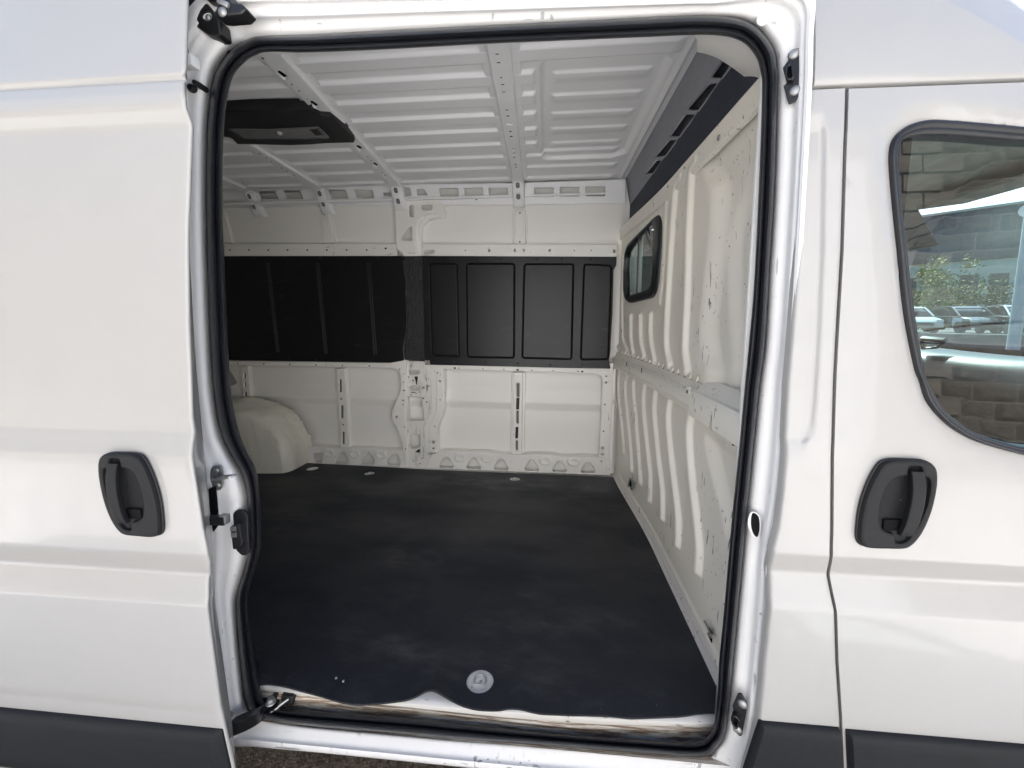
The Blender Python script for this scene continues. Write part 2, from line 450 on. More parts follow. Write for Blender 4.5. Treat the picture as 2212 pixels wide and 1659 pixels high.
SLD = P('sliding_door', grid_mesh('sliding_door', rows, flip=True, angle=None), M_body)
PINV[SLD.name] = Matrix.Identity(4)
box('door_inner_shell', (-2.14, .858, -.18), (-.90, .874, 1.7), M_jamb, SLD)
def moulding(name, x0, x1f, z0, z1, Yf, parent, out=.016, cham_right=True, x0f=None, cham=.03):
    zs = [z0, z0+.004, z0+.012, z0+.04, (z0+z1)/2, z1-.03, z1-.012, z1-.004, z1, z1+.001]
    oo = [-.004, .010, .014, .016, .017, .0165, .015, .011, .004, -.006]
    A = []
    for z, o in zip(zs, oo):
        xe = x1f(z); xs0 = x0f(z) if x0f else x0; Y = float(Yf(z)); k = o/.016
        r = [(xs0, Y-o*.0+.004, z), (xs0+.001, Y-o*.6, z), (xs0+.006, Y-o, z)] + [(x, Y-o, z) for x in np.linspace(xs0+.02, xe-cham-.005, 14)]
        r += [(xe-cham, Y-o, z), (xe-cham*.55, Y-o*.75, z), (xe-.002, Y-o*.25, z), (xe, Y+.002, z)]
        A.append(r)
    return link(name, grid_mesh(name, A, flip=True, angle=35), M_trim, parent)
moulding('side_moulding', -2.15, lambda z: float(xs_edge(z))-.004, -.108, .062, YS, SLD)

def handle(cx, cz, Yf, parent, mirror):
    """pull handle: bezel with an opening, a cup behind it and a bowed grip (drawn from one outline)"""
    s = Zs('O')*.80/FPX; sg = -1 if mirror else 1
    f = lambda L: [(sg*(x-550)*s, (820-y)*s) for x, y in L]
    Y0 = float(Yf(cz)); pl = Plane((cx, Y0, cz), (1, 0, 0), (0, 0, 1))
    out = cr([(300,195),(470,192),(650,200),(760,240),(830,340),(900,520),(955,740),(985,950),(992,1150),(985,1310),(940,1410),(850,1445),(640,1442),(430,1430),(330,1370),(250,1250),(190,1100),(140,900),(115,700),(108,500),(130,330),(190,235)], 3, True)
    hole = cr([(300,400),(320,290),(400,275),(475,285),(480,400),(560,420),(640,450),(700,540),(750,700),(775,850),(770,1030),(730,1150),(640,1205),(560,1230),(540,1340),(420,1330),(350,1230),(300,1130),(240,950),(200,760),(190,560),(215,440)], 3, True)
    base = cr([(300,195),(470,190),(650,192),(775,230),(850,340),(920,520),(975,740),(1003,950),(1008,1150),(1000,1320),(950,1425),(850,1455),(640,1450),(430,1438),(325,1375),(245,1255),(185,1100),(134,900),(108,700),(100,500),(122,330),(185,230)], 3, True)
    plate('handle_gasket', pl, f(base), [f(hole)], M_black, parent, px=False, depth=.004, bev=.002, lift=.006)
    plate('handle_bezel', pl, f(out), [f(hole)], M_handle, parent, px=False, depth=.011, bev=.0055, hole_depth=.010, lift=.0165)
    # cup
    L = np.array(f(hole)); c = L.mean(0); rows_ = []
    for k, h in ((1.01, .009), (.985, .007), (.93, .0055), (.80, .0045), (.5, .004), (.02, .004)):
        rows_.append([pl.at(*(c+(q-c)*k), h) for q in L])
    link('handle_cup', grid_mesh('handle_cup', rows_, closed_v=True, flip=not mirror), M_handle, parent)
    # grip: bowed bar, rectangular section with soft corners
    ctr = [(388,335,190,.006,.022),(380,420,200,.012,.024),(376,560,205,.019,.026),(385,720,205,.024,.027),(405,880,205,.026,.027),(430,1040,200,.025,.027),(452,1150,196,.021,.026),(462,1215,190,.014,.024)]
    rows_ = []
    for x, y, wd, h, d in cr(ctr, 4):
        (a, b), = f([(x, y)]); hw = wd*s/2*.80; rr = .005
        sec = rp([(-hw, -d), (hw, -d), (hw, 0), (-hw, 0)], rr, 3)
        rows_.append([pl.at(a+u, b, .017+h*.45+v*.5) for u, v in sec])
    V = [v for r in rows_ for v in r]; n = len(rows_[0]); F = []
    for i in range(len(rows_)-1):
        for k in range(n): F.append((i*n+k, i*n+(k+1) % n, (i+1)*n+(k+1) % n, (i+1)*n+k))
    F += [tuple(range(n))[::-1], tuple((len(rows_)-1)*n+k for k in range(n))]
    me = mesh('handle_grip', V, F); bm = bmesh.new(); bm.from_mesh(me); bmesh.ops.recalc_face_normals(bm, faces=bm.faces); bm.to_mesh(me); bm.free()
    link('handle_grip', me, M_handle, parent)
    # pivot arm from the grip foot into the cup
    (a, b), = f([(560, 1110)]); q = pl.at(a, b, 0)
    box('handle_lever', (-.020, -.010, -.012), (.020, -.0045, .012), M_dark, parent, bev=.004, at=tuple(q))
q = hskin(Zp('O', [(550, 820)])[0], lambda z: YS(z)-.008)
handle(q[0], q[2], YS, SLD, False)
# latch hook, guide block, buffer and hinge plate on the door's leading edge
def at_edge(p, Y=.852): return hY(p, Y)
q = at_edge(Zp('R', [(115, 965)])[0])
plate('latch_plate', Plane(q, (.35, -1, 0), (0, 0, 1)), rp([(-.018,-.026),(.018,-.026),(.018,.026),(-.018,.026)], .015), [], M_blackm, SLD, px=False, depth=.006, bev=.002, lift=.008)
box('latch_hook', (0, -.008, -.012), (.045, .008, .010), M_blackm, SLD, at=tuple(q+np.array([.004, .004, .004])))
box('latch_hook', (.030, -.006, -.012), (.050, .010, .012), M_steel, SLD, at=tuple(q+np.array([.004, .004, .006])), bev=.004)
q = at_edge(Zp('W', [(180, 1010)])[0], .86)
box('door_buffer', (-.02, -.012, -.013), (.016, .014, .013), M_jamb, SLD, at=tuple(q), bev=.006)
q = at_edge(Zp('W', [(120, 810)])[0], .86); box('screw_head', (-.02, -.006, -.007), (.004, .006, .007), M_steel, SLD, at=tuple(q), bev=.003)
q = at_edge(Zp('W', [(100, 1260)])[0], .86); box('screw_head', (-.02, -.006, -.009), (.004, .006, .009), M_steel, SLD, at=tuple(q), bev=.003)
hp = Plane(hY(Zp('Y', [(150, 850)])[0], .858), (1, .25, 0), (0, 0, 1))
plate('hinge_plate', hp, Zp('Y', [(75,720),(150,620),(165,700),(150,800),(275,790),(280,850),(170,940),(200,960),(210,1000),(180,1060),(120,900)]), [], M_steel, SLD, depth=.004, bev=.001)
for p in Zp('Y', [(135, 715), (188, 1000)]):
    put('screw_head', (DM_SCREW := dome_mesh('screw_head', .007, .004)), hp.at(*hp.ab(p), .0), (.2, -1, 0), SLD); DM_SCREW.materials.append(M_steel)

# ---- B-pillar skin between opening and front door
BP_L = [(1757,-60),(1757,100),(1754,190),(1747,248),(1742,403),(1730,601),(1719,740),(1711,832),(1705,951),(1694,1070),(1684,1145),(1672,1190),(1666,1251),(1666,1300),(1655,1426),(1647,1520),(1643,1560),(1628,1620),(1615,1665),(1600,1720)]
GAP = [(1829,180),(1825,298),(1819,496),(1806,744),(1802,823),(1797,984),(1796,1145),(1794.5,1193),(1788.5,1234),(1798,1294),(1807,1428),(1815,1549),(1819,1659),(1822,1720)]
xl_ = edge_of(BP_L, YF); xg_ = edge_of(GAP, YF)
RC = np.array([hY(p, .88) for p in [(1790,262),(1792,290),(1765,744),(1756,860),(1748,930),(1722,966)]]); RC = RC[np.argsort(RC[:, 2])]
def recess(x, z):
    xr = np.interp(z, RC[:, 2], RC[:, 0]); k = np.clip((xr-x)/.012+.5, 0, 1); k = k*k*(3-2*k)
    e = np.clip((z-RC[0, 2]+.01)/.03, 0, 1)*np.clip((RC[-1, 2]+.02-z)/.03, 0, 1)
    return .009*k*e
zt = hskin((1800, 187), YF)[2]
zz = zsamples(ZF, -.15, zt, .015); rows = []
for z in zz:
    a, b = float(xl_(z)), float(xg_(z)); r = []
    for x in [a-.004, a-.002, a, a+.004]+list(np.linspace(a+.009, b-.006, 22))+[b-.003, b-.001, b-.0003, b]:
        Y = float(YF(z))+recess(x, z)
        if x < a+.004: Y += (.0025 if x >= a else .010 if x > a-.003 else .02)
        if x > b-.004: Y += .0005 if x < b-.002 else .002 if x < b-.0005 else (.006 if x < b-.0001 else .02)
        r.append((x, Y, z))
    rows.append(r)
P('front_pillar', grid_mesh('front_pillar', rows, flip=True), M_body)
moulding('pillar_moulding', 0, lambda z: float(xg_(z))-.003, -.16, .125, YF, VAN, x0f=lambda z: float(np.interp(z, *zip(*sorted((hY(p, .866)[2], hY(p, .866)[0]) for p in [(1647,1557),(1641,1562),(1610,1662),(1590,1720)])))), cham=.004)
# ---- front door
FD_R = 1.62
def door_loop():
    zs = np.linspace(-.15, zt-.006, 90)
    left = [(float(xg_(z))+.0045, z) for z in zs[::-1]]
    top = [(x, zt-.006-.012*(x-.6)) for x in np.linspace(left[0][0], FD_R, 40)]
    bot = [(x, -.15) for x in np.linspace(left[-1][0], FD_R, 40)]
    return left+bot[1:]+[(FD_R, z) for z in np.linspace(-.13, top[-1][1]-.02, 60)]+top[::-1][:-1]
WOUT = [(2212,270),(2067,257),(2008,255.5),(1968,268),(1938.6,293),(1928.6,325),(1929.6,372),(1938.6,471),(1951,595),(1963,694.7),(1983,794),(1993.7,823),(2008.8,868),(2039,906),(2074,934),(2124.7,959),(2212,984)]
WIN_ = [(2212,300),(2071,289),(2012,288),(1982,290),(1958,299),(1949.5,325),(1950,372),(1960,471),(1974,595),(1987,694.7),(2003,794),(2011,823),(2034,866),(2052,890),(2074,908.6),(2119.7,939),(2212,966.6)]
def win_loop(poly):
    q = [hskin(p, YF) for p in poly]
    c = cr([(a[0], a[2]) for a in q], 5)
    a, b = c[0], c[-1]
    return list(c)+[np.array((1.2, b[1]-.02)), np.array((1.45, b[1]-.02)), np.array((1.52, b[1]+.02)), np.array((1.52, b[1]+.1)), np.array((1.30, a[1]-.05)), np.array((1.22, a[1]-.02))]
wo, wi = win_loop(WOUT), win_loop(WIN_)
OUTL = door_loop()
gx, gz = np.meshgrid(np.arange(.62, FD_R-.01, .02), zsamples(ZF, -.14, zt-.03, .02))
G = np.stack([gx.ravel(), gz.ravel()], 1)
wl = np.array(wo)
keep = inside(G, [OUTL, wo])
dmin = np.min(np.hypot(G[:, None, 0]-np.array(OUTL+list(wo))[None, :, 0], G[:, None, 1]-np.array(OUTL+list(wo))[None, :, 1]), 1)
keep &= dmin > .008
v2, tri = fill([OUTL, wo], G[keep])
# the skin turns in gently towards the window
def door_y(x, z):
    d = np.min(np.hypot(wl[:, 0]-x, wl[:, 1]-z)); return float(YF(z))+.010*max(0, 1-d/.035)**2
V = [(x, door_y(x, z), z) for x, z in v2]; F = []
for t_ in tri:
    a, b, c = v2[t_]; F.append(tuple(t_) if (b[0]-a[0])*(c[1]-a[1])-(b[1]-a[1])*(c[0]-a[0]) > 0 else tuple(t_[::-1]))
n0 = len(V); L = np.array(OUTL)
for dx, dy in ((0, 0), (.0006, .004), (.004, .03)):
    V += [(x+dx, float(YF(z))+dy, z) for x, z in L]
for r in range(2):
    for k in range(len(L)):
        a, b = n0+r*len(L)+k, n0+r*len(L)+(k+1) % len(L); F.append((a, a+len(L), b+len(L), b))
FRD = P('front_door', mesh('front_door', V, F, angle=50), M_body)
PINV[FRD.name] = Matrix.Identity(4)
# window surround, pane
n = len(wo); rows = []
for k, dY in ((-.02, .012), (.0, .006), (.06, -.001), (.2, -.004), (.48, -.003), (.55, .001), (.62, -.001), (.8, .0), (.95, .003), (1.0, .008), (1.0, .03)):
    rows.append([(a[0]+(b[0]-a[0])*k, float(YF(a[1]+(b[1]-a[1])*k))+dY+.004, a[1]+(b[1]-a[1])*k) for a, b in zip(wo, wi)])
link('window_surround', grid_mesh('window_surround', rows, closed_v=True), M_rubber, FRD)
gl = [np.array(q)+0 for q in wi]; c = np.mean(gl, 0)
gl2 = offset(np.array(gl), -.004 if area2(gl) > 0 else .004)
v2, tri = fill([gl2])
link('window_pane', mesh('window_pane', [(x, float(YF(z))+.021, z) for x, z in v2], [tuple(t_) for t_ in tri], angle=None), M_glass, FRD)
# dark glass run above the pane
moulding('door_moulding', 0, lambda z: FD_R, -.16, .122, YF, FRD, x0f=lambda z: float(xg_(z))+.010, cham=.02)
q = hskin(Zp('P', [(640, 780)])[0], lambda z: YF(z)-.008)
handle(q[0]+.003, q[2], YF, FRD, True)
# door gap backing
box('gap_seal', (.56, .915, -.15), (.75, .925, 1.52), M_dark, VAN)

# ---- cap above the front door (high roof nose)
def YC(z): return float(YF(min(z, zt)))+.30*max(0, z-zt)**1.6
def hcap(p, k=0.0):
    Y = .9
    for _ in range(5): q = hY(p, Y); Y = YC(q[2])+k
    return q
a, b = hcap((2067, 0)), hcap((2212, 82)); zc = lambda x: min(1.86, a[2]+(b[2]-a[2])*(x-a[0])/(b[0]-a[0]))
a2, b2 = hcap((2142, 0), .05), hcap((2212, 50), .05); zs_ = lambda x: min(1.95, a2[2]+(b2[2]-a2[2])*(x-a2[0])/(b2[0]-a2[0]))
rows = []
for x in np.concatenate([np.linspace(.45, 1.25, 70), np.linspace(1.28, 1.62, 12)]):
    xl0 = float(xl_(zt)); zb = zt+.004-.012*max(0, x-.6); zk = max(zc(x), zb+.03); zk2 = max(zs_(x), zk+.012)
    r = [(x, YC(zb)+.02, zb-.002), (x, YC(zb)+.004, zb), (x, YC(zb)+.001, zb+.003)]+[(x, YC(z), z) for z in np.linspace(zb+.008, zk-.012, 16)]
    r += [(x, YC(zk)+.001, zk-.004), (x, YC(zk)+.004, zk), (x, YC(zk)+.012, zk+(zk2-zk)*.5), (x, YC(zk)+.04, zk2-.004), (x, YC(zk)+.06, zk2), (x, YC(zk)+.3, zk2+.03), (x, 1.77, zk2+.06)]
    rows.append(r)
x0c = [hcap(p)[0] for p in ((1757, 0), (1757, 180))]
rows = [r for r in rows if r[0][0] >= min(x0c)+.0]
first = [(min(x0c)-.002 if i else min(x0c), p[1]+.015, p[2]) for i, p in enumerate(rows[0])]
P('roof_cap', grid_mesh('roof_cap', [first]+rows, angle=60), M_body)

# ---- opening: seal, jamb ring
T, R_, B_, L_ = 'T', 'R', 'B', 'L'
RING = [
 ((574,78),(580,112),(545,-40),T),((667,75),(667,113),(660,-40),T),((822,67),(822,107),(822,-40),T),((1042,56),(1042,95),(1042,-40),T),((1250,46),(1250,86),(1250,-40),T),((1390,39),(1390,80),(1390,-40),T),((1527,34),(1527,75),(1560,-40),T),
 ((1617,47),(1595,86),(1690,-40),R_),((1667,97),(1630,118),(1757,-20),R_),((1679,150),(1643,155),(1757,80),R_),((1679,204),(1646,204),(1754,190),R_),((1673,403),(1640,380),(1742,403),R_),((1661,601),(1629,610),(1730,601),R_),((1653,740),(1618,740),(1719,740),R_),((1641,832),(1609,832),(1711,832),R_),((1629,951),(1598,951),(1705,951),R_),((1617,1070),(1586,1070),(1694,1070),R_),((1606,1190),(1575,1190),(1672,1190),R_),((1595,1309),(1565,1309),(1666,1300),R_),((1584,1426),(1554,1426),(1655,1426),R_),((1576,1510),(1550,1505),(1647,1520),R_),((1567,1581),(1543,1560),(1635,1600),R_),
 ((1550,1612),(1530,1588),(1612,1680),B_),((1516,1635),(1495,1602),(1560,1700),B_),((1384,1627),(1384,1597),(1384,1692),B_),((1186,1611),(1186,1582),(1186,1676),B_),((987,1597),(987,1561),(987,1656),B_),((885,1588),(885,1550),(880,1645),B_),((695,1571),(700,1537),(690,1626),B_),((620,1562),(630,1532),(610,1619),B_),((575,1553),(597,1529),(545,1613),B_),((545,1538),(575,1521),(495,1608),B_),
 ((529,1510),(565,1500),(470,1560),L_),((519,1428),(552,1430),(455,1450),L_),((511,1330),(538,1335),(440,1340),L_),((512,1285),(536,1285),(430,1280),L_),((527,1235),(548,1240),(420,1220),L_),((539,1176),(562,1185),(415,1160),L_),((538,1120),(563,1120),(408,1100),L_),((533,1060),(559,1055),(400,1050),L_),((521,1020),(552,1012),(390,1000),L_),((498,980),(533,974),(380,960),L_),((477,934),(516,930),(375,920),L_),((463,857),(501,860),(370,850),L_),((456,760),(493,760),(365,760),L_),((450,620),(487,620),(360,620),L_),((446,470),(481,470),(355,470),L_),((447,310),(482,310),(350,310),L_),((453,217),(489,225),(350,200),L_),((466,155),(503,166),(350,120),L_),((500,108),(530,133),(380,50),L_),((535,85),(553,119),(460,-30),T)]
SO = cr([r[0] for r in RING], 6, True); SI = cr([r[1] for r in RING], 6, True); JO = cr([r[2] for r in RING], 6, True)
SEAL = [(-.04, .972), (-.01, .950), (.02, .936), (.08, .924), (.18, .916), (.30, .914), (.42, .919), (.52, .930), (.57, .934), (.61, .931), (.68, .928), (.80, .928), (.90, .932), (.97, .940), (1.0, .952), (1.005, .99), (1.01, 1.04)]
rows = [[hY(o+(i-o)*t_, Y) for o, i in zip(SO, SI)] for t_, Y in SEAL]
P('door_seal', grid_mesh('door_seal', rows, closed_v=True, flip=True, angle=50), M_rubber)
PROF = {
 'R': [(0,.962),(.07,.944),(.18,.934),(.32,.930),(.44,.927),(.50,.923),(.56,.915),(.62,.907),(.68,.903),(.74,.902),(.765,.898),(.785,.891),(.83,.890),(.85,.888),(.865,.887),(.90,.886),(1.0,.886)],
 'T': [(0,.962),(.10,.950),(.20,.948),(.26,.947),(.30,.944),(.34,.930),(.38,.926),(.50,.926),(.56,.926),(.60,.923),(.63,.912),(.66,.910),(.78,.910),(.81,.906),(.84,.898),(.90,.897),(1.0,.897)],
 'B': [(0,.962),(.06,.950),(.12,.946),(.20,.943),(.28,.940),(.36,.937),(.44,.934),(.52,.931),(.60,.928),(.66,.925),(.72,.921),(.76,.918),(.80,.917),(.84,.917),(.90,.917),(.95,.918),(1.0,.923)],
 'L': [(0,.962),(.06,.940),(.12,.926),(.18,.918),(.26,.913),(.34,.911),(.42,.910),(.48,.907),(.54,.901),(.60,.899),(.68,.898),(.72,.890),(.76,.889),(.80,.888),(.88,.888),(.94,.888),(1.0,.888)]}
keys = [np.array(PROF[r[3]]) for r in RING]; nk = len(keys)
rows = []
for j in range(len(keys[0])):
    r = []
    for i in range(len(SO)):
        k, f_ = divmod(i, 6); f_ /= 6; s0, y0 = keys[k][j]; s1, y1 = keys[(k+1) % nk][j]
        s_, Y = s0+(s1-s0)*f_, y0+(y1-y0)*f_
        r.append(hY(SO[i]+(JO[i]-SO[i])*s_, Y))
    rows.append(r)
A = np.array(rows); nb = len(SO)
sec = np.array([RING[(i//6)][3] for i in range(nb)])
bot = (sec == 'B')
mask = np.repeat((~bot)[None, :], A.shape[0]-1, 0)
P('door_jamb', grid_mesh('door_jamb', A, closed_v=True, mask=mask), M_jamb)
# sill: bottom of the ring plus a turned-under lip
S_ = np.vstack([A, (A[-1:]+np.array([0, .010, -.004])), (A[-1:]+np.array([0, .05, -.012])), (A[-1:]+np.array([0, .35, -.03]))])
i0 = int(np.argmax(bot)); i1 = nb-int(np.argmax(bot[::-1]))
P('door_sill', grid_mesh('door_sill', S_[:, i0:i1+1], angle=60), M_sill)
def px_of(q):
    d = np.asarray(q)-CAM; z_ = d@FWD; return np.stack([CX+FPX*(d@RGT)/z_, CY-FPX*(d@UPV)/z_], -1)
JPX = px_of(A.reshape(-1, 3)); JY = A.reshape(-1, 3)[:, 1]
def jambY(p):
    d = np.hypot(JPX[:, 0]-p[0], JPX[:, 1]-p[1]); i = np.argsort(d)[:3]; return float(JY[i].min())
# lower arm of the door, running in the well
pa = [hY(p, Y) for p, Y in zip(Zp('Y', [(240,1010),(400,950),(560,880),(700,800),(800,700),(880,590),(960,520)]), (.872,.885,.90,.918,.938,.958,.975))]
rows = []
for i, q in enumerate(cr(pa, 5)):
    q = np.array(q); rows.append([q+np.array(d) for d in ((-.004,-.010,-.026),(-.004,-.014,.0),(-.002,-.012,.012),(.004,.010,.016),(.012,.024,.012),(.012,.024,-.006),(.006,.010,-.010),(.004,.004,-.026))])
P('door_arm', grid_mesh('door_arm', rows, closed_v=True, angle=40), M_blackm)
q = hY(Zp('Y', [(845, 610)])[0], .925)
bm = bmesh.new(); bmesh.ops.create_cone(bm, cap_ends=True, segments=6, radius1=.0095, radius2=.0085, depth=.010, matrix=Matrix.Translation(Vector(q)))
bmesh.ops.create_cone(bm, cap_ends=True, segments=20, radius1=.0135, radius2=.0125, depth=.004, matrix=Matrix.Translation(Vector(q)-Vector((0, 0, .006))))
me = bpy.data.meshes.new('arm_bolt'); bm.to_mesh(me); bm.free(); P('arm_bolt', me, M_steel)
q = [hY(p, .93) for p in Zp('Y', [(800,850),(870,780),(930,750),(990,690),(1110,605)])]
P('arm_cable', tube_mesh('arm_cable', q, .0022, 6), M_jamb)
q = hY(Zp('Y', [(1130, 580)])[0], .955); box('arm_roller', (-.02, -.008, -.016), (.016, .012, .014), M_black, VAN, at=tuple(q), bev=.005)
# striker bracket on the rear jamb
sp = Plane(hY(Zp('R', [(270, 350)])[0], jambY(Zp('R', [(270, 350)])[0])-.001), (1, 0, 0), (0, 0, 1))
plate('striker_plate', sp, cr(Zp('R', [(270,172),(330,185),(352,260),(350,330),(368,420),(350,490),(300,522),(245,505),(210,430),(190,350),(195,250),(220,195)]), 3, True), [], M_steel, VAN, depth=.004, bev=.0015, lift=.006)
for p in Zp('R', [(284, 247), (305, 450)]): put('screw_head', DM_SCREW, sp.at(*sp.ab(p), .006), (0, -1, 0), VAN)
q0, q1 = hY(Zp('R', [(255, 350)])[0], sp.o[1]-.004), hY(Zp('R', [(480, 320)])[0], sp.o[1]-.055)
tp = Plane((q0+q1)/2, (q1-q0), (.15, -.2, .9)); tl = np.linalg.norm(q1-q0)/2
tp2 = Plane(tp.o, tp.u, np.cross(tp.u, tp.v)*-1)
plate('striker_loop', tp2, rp([(-tl,-.013),(tl,-.010),(tl,.010),(-tl,.013)], .006), [pill(-.012, -.0035, tl-.008, .0035)], M_steel, VAN, px=False, depth=.005, bev=.0015, closed=True)
# latch slot and contact plate
lp = Plane(hY(Zp('R', [(200, 700)])[0], jambY(Zp('R', [(220, 700)])[0])-.004), (1, 0, 0), (0, 0, 1))
plate('latch_slot', lp, Zp('R', [(140,515),(240,470),(275,885),(300,990),(205,1115),(170,880)]), [], M_dark, VAN, depth=.003, bev=.0006)
cp = Plane(hY(Zp('R', [(610, 1100)])[0], jambY(Zp('R', [(560, 1100)])[0])-.002), (1, 0, 0), (0, 0, 1))
plate('contact_plate', cp, rp(Zp('R', [(540,800),(650,800),(700,870),(720,1380),(680,1430),(620,1428),(535,1350),(495,850)]), 6), [], M_black, VAN, depth=.006, bev=.002, lift=.004)
plate('contact_block', cp, rp(Zp('R', [(520,985),(600,980),(610,955),(645,955),(690,1230),(640,1300),(555,1300)]), 3), [], M_black, VAN, depth=.016, bev=.002, lift=.018)
for L in ([(528,988),(603,985),(606,1045),(534,1050)], [(535,1070),(608,1066),(612,1128),(543,1132)]):
    plate('contact_pad', cp, Zp('R', L), [], M_steel, VAN, depth=.003, bev=.0008, lift=.0205)
# small black plugs / buffers on the rear jamb
for k, pts_, Y in (('W', [(620, 650), .012], .925), ('W', [(215, 1430), .010], .905), ('W', [(285, 1350), .007], .90)):
    q = hY(Zp(k, [pts_[0]])[0], Y); r = pts_[1]
    o = P('rubber_buffer', tube_mesh('rubber_buffer', [q+np.array([0, .03, 0]), q+np.array([0, .004, 0]), q+np.array([0, -.004, 0])], [r, r, r*.7], 8), M_black)
# upper roller hinge on the top track
up = Plane(hY(Zp('W', [(500, 300)])[0], .895), (1, 0, 0), (0, 0, 1))
plate('roller_bracket', up, rp(Zp('W', [(150,-60),(330,-60),(430,0),(540,130),(600,230),(680,320),(715,575),(600,580),(470,560),(330,450),(220,390),(150,290)]), 6), [circ(*Zp('W', [(470,250)])[0], 10)], M_blackm, VAN, depth=.03, bev=.005, closed=True)
plate('roller_arm', up, rp(Zp('W', [(690,330),(760,210),(800,130),(520,40),(440,-30),(560,-60),(900,-60),(960,100),(990,150),(1150,160),(1225,250),(1225,275),(1150,350),(1000,360),(860,375),(740,365)]), 4), [], M_blackm, VAN, depth=.03, bev=.005, lift=.02, closed=True)
for p, r in (((475, 265), .007), ((855, 315), .0105)):
    put('screw_head', (d_ := dome_mesh('screw_head', r, .005)), up.at(*up.ab(Zp('W', [p])[0]), .021 if p[0] > 600 else -.004), (0, -1, 0), VAN); d_.materials.append(M_steel)
box('arm_clip', (-.014, -.004, -.006), (.014, .004, .006), M_steel, VAN, at=tuple(up.at(*up.ab(Zp('W', [(880, 185)])[0]), .022)), rot=Matrix.Rotation(.45, 3, 'Y'))
# strikers on the front jamb
def keeper(reg, outline, loop, holes, Y, tilt):
    pl = Plane(hY(Zp(reg, [outline[0]])[0], Y), (1, tilt, 0), (0, 0, 1))
    plate('striker_plate', pl, rp(Zp(reg, outline), 2.5), [], M_blackm, VAN, depth=.005, bev=.0015, lift=.003)
    L = rp(Zp(reg, loop), 2.5)
    c_ = np.mean(L, 0); inn = [c_+(np.array(p)-c_)*.62 for p in L]
    plate('striker_loop', pl, L, [inn], M_blackm, VAN, depth=.012, bev=.0025, lift=.016)
    plate('striker_hole', pl, inn, [], M_dark, VAN, depth=.001, bev=.0004, lift=.0042)
    for p in holes:
        put('screw_head', (d2 := dome_mesh('screw_head', .0105, .005)), pl.at(*pl.ab(Zp(reg, [p])[0]), .003), pl.n, VAN); d2.materials.append(M_steel)
keeper('B', [(2055,287),(2060,570),(2030,610),(1990,628),(1960,520),(1980,500),(1955,410),(1985,370),(2000,320)], [(1985,400),(2015,388),(2028,480),(2020,500),(1985,505),(1975,470)], [(2020,330),(2027,548)], .912, -.7)
keeper('X', [(810,505),(860,510),(940,650),(945,740),(870,1150),(830,1160),(760,1080),(740,1035),(690,900),(735,760),(720,690)], [(740,765),(800,785),(840,840),(815,985),(770,985),(715,900)], [(875,660),(800,1055)], .910, -.6)
oh = Plane(hY(Zp('F', [(930, 1060)])[0], .921), (1, -.5, 0), (0, 0, 1))
plate('jamb_hole_rim', oh, cr(Zp('F', [(915,985),(955,1010),(960,1080),(945,1135),(910,1110),(890,1060),(895,1010)]), 3, True), [cr(Zp('F', [(922,992),(950,1015),(955,1080),(942,1125),(920,1105),(908,1060),(910,1010)]), 3, True)], M_jamb, VAN, depth=.004, bev=.001, lift=.003)
plate('jamb_hole', oh, cr(Zp('F', [(922,992),(950,1015),(955,1080),(942,1125),(920,1105),(908,1060),(910,1010)]), 3, True), [], M_dark, VAN, depth=.001, bev=.0003, lift=.0005)
put('screw_head', (d3 := dome_mesh('screw_head', .012, .004)), hY(Zp('B', [(1832,120)])[0], jambY(Zp('B', [(1832,120)])[0])), (0, -1, 0), VAN); d3.materials.append(M_jamb)
# ------------------------------------------------------------------ step well, floor, mat
def lerp_line(pts, n=60):
    pts = np.array(pts, float); t_ = np.linspace(pts[0, 0], pts[-1, 0], n)
    return [(x, np.interp(x, pts[:, 0], pts[:, 1])) for x in t_]
BAR_T = lerp_line([(540,1474),(561,1476),(629,1487),(736,1499),(856,1511),(1094,1530),(1300,1545),(1543,1556),(1580,1558)])
BAR_B = lerp_line([(540,1492),(561,1494),(629,1501),(736,1516),(856,1528),(1094,1553),(1300,1568),(1537,1574),(1580,1576)])
LED_B = lerp_line([(540,1506),(561,1507),(650,1517),(780,1526),(900,1536),(1094,1560),(1240,1575),(1400,1579),(1580,1580)])
rows = []
top = [hZ(p, .0) for p in BAR_T]
rows.append([(q[0], q[1]+.12, .0) for q in top])
rows.append([(q[0], q[1]+.012, .0) for q in top])
rows.append([(q[0], q[1]+.003, -.001) for q in top])
yb = [q[1]-.004 for q in top]
bb = [hY(p, y) for p, y in zip(BAR_B, yb)]
rows.append([(q[0], y, -.006) for q, y in zip(top, yb)])
rows.append([(q[0], y, q[2]+.004) for q, y in zip(bb, yb)])
rows.append([(q[0], y+.003, q[2]) for q, y in zip(bb, yb)])
rows.append([(q[0], y+.016, q[2]-.001) for q, y in zip(bb, yb)])
P('floor_edge', grid_mesh('floor_edge', rows, flip=True, angle=50), M_alu)
lb = [hY(p, y-.002) for p, y in zip(LED_B, yb)]
rows = [[(q[0], y+.014, q[2]+.004) for q, y in zip(bb, yb)], [(q[0], y+.010, q[2]-.004) for q, y in zip(bb, yb)], [(q[0], y-.001, q[2]+.002) for q, y in zip(lb, yb)], [(q[0], y+.001, q[2]-.002) for q, y in zip(lb, yb)], [(q[0], y+.012, q[2]-.004) for q, y in zip(lb, yb)], [(q[0], y+.014, -.105) for q, y in zip(lb, yb)]]
P('step_ledge', grid_mesh('step_ledge', rows, flip=True, angle=40), M_well)
P('step_well', grid_mesh('step_well', [[(x, y, z) for x in np.linspace(-.86, .50, 40)] for y, z in ((1.0, -.080), (.97, -.083), (.945, -.080), (.93, -.078))], flip=False), M_well)
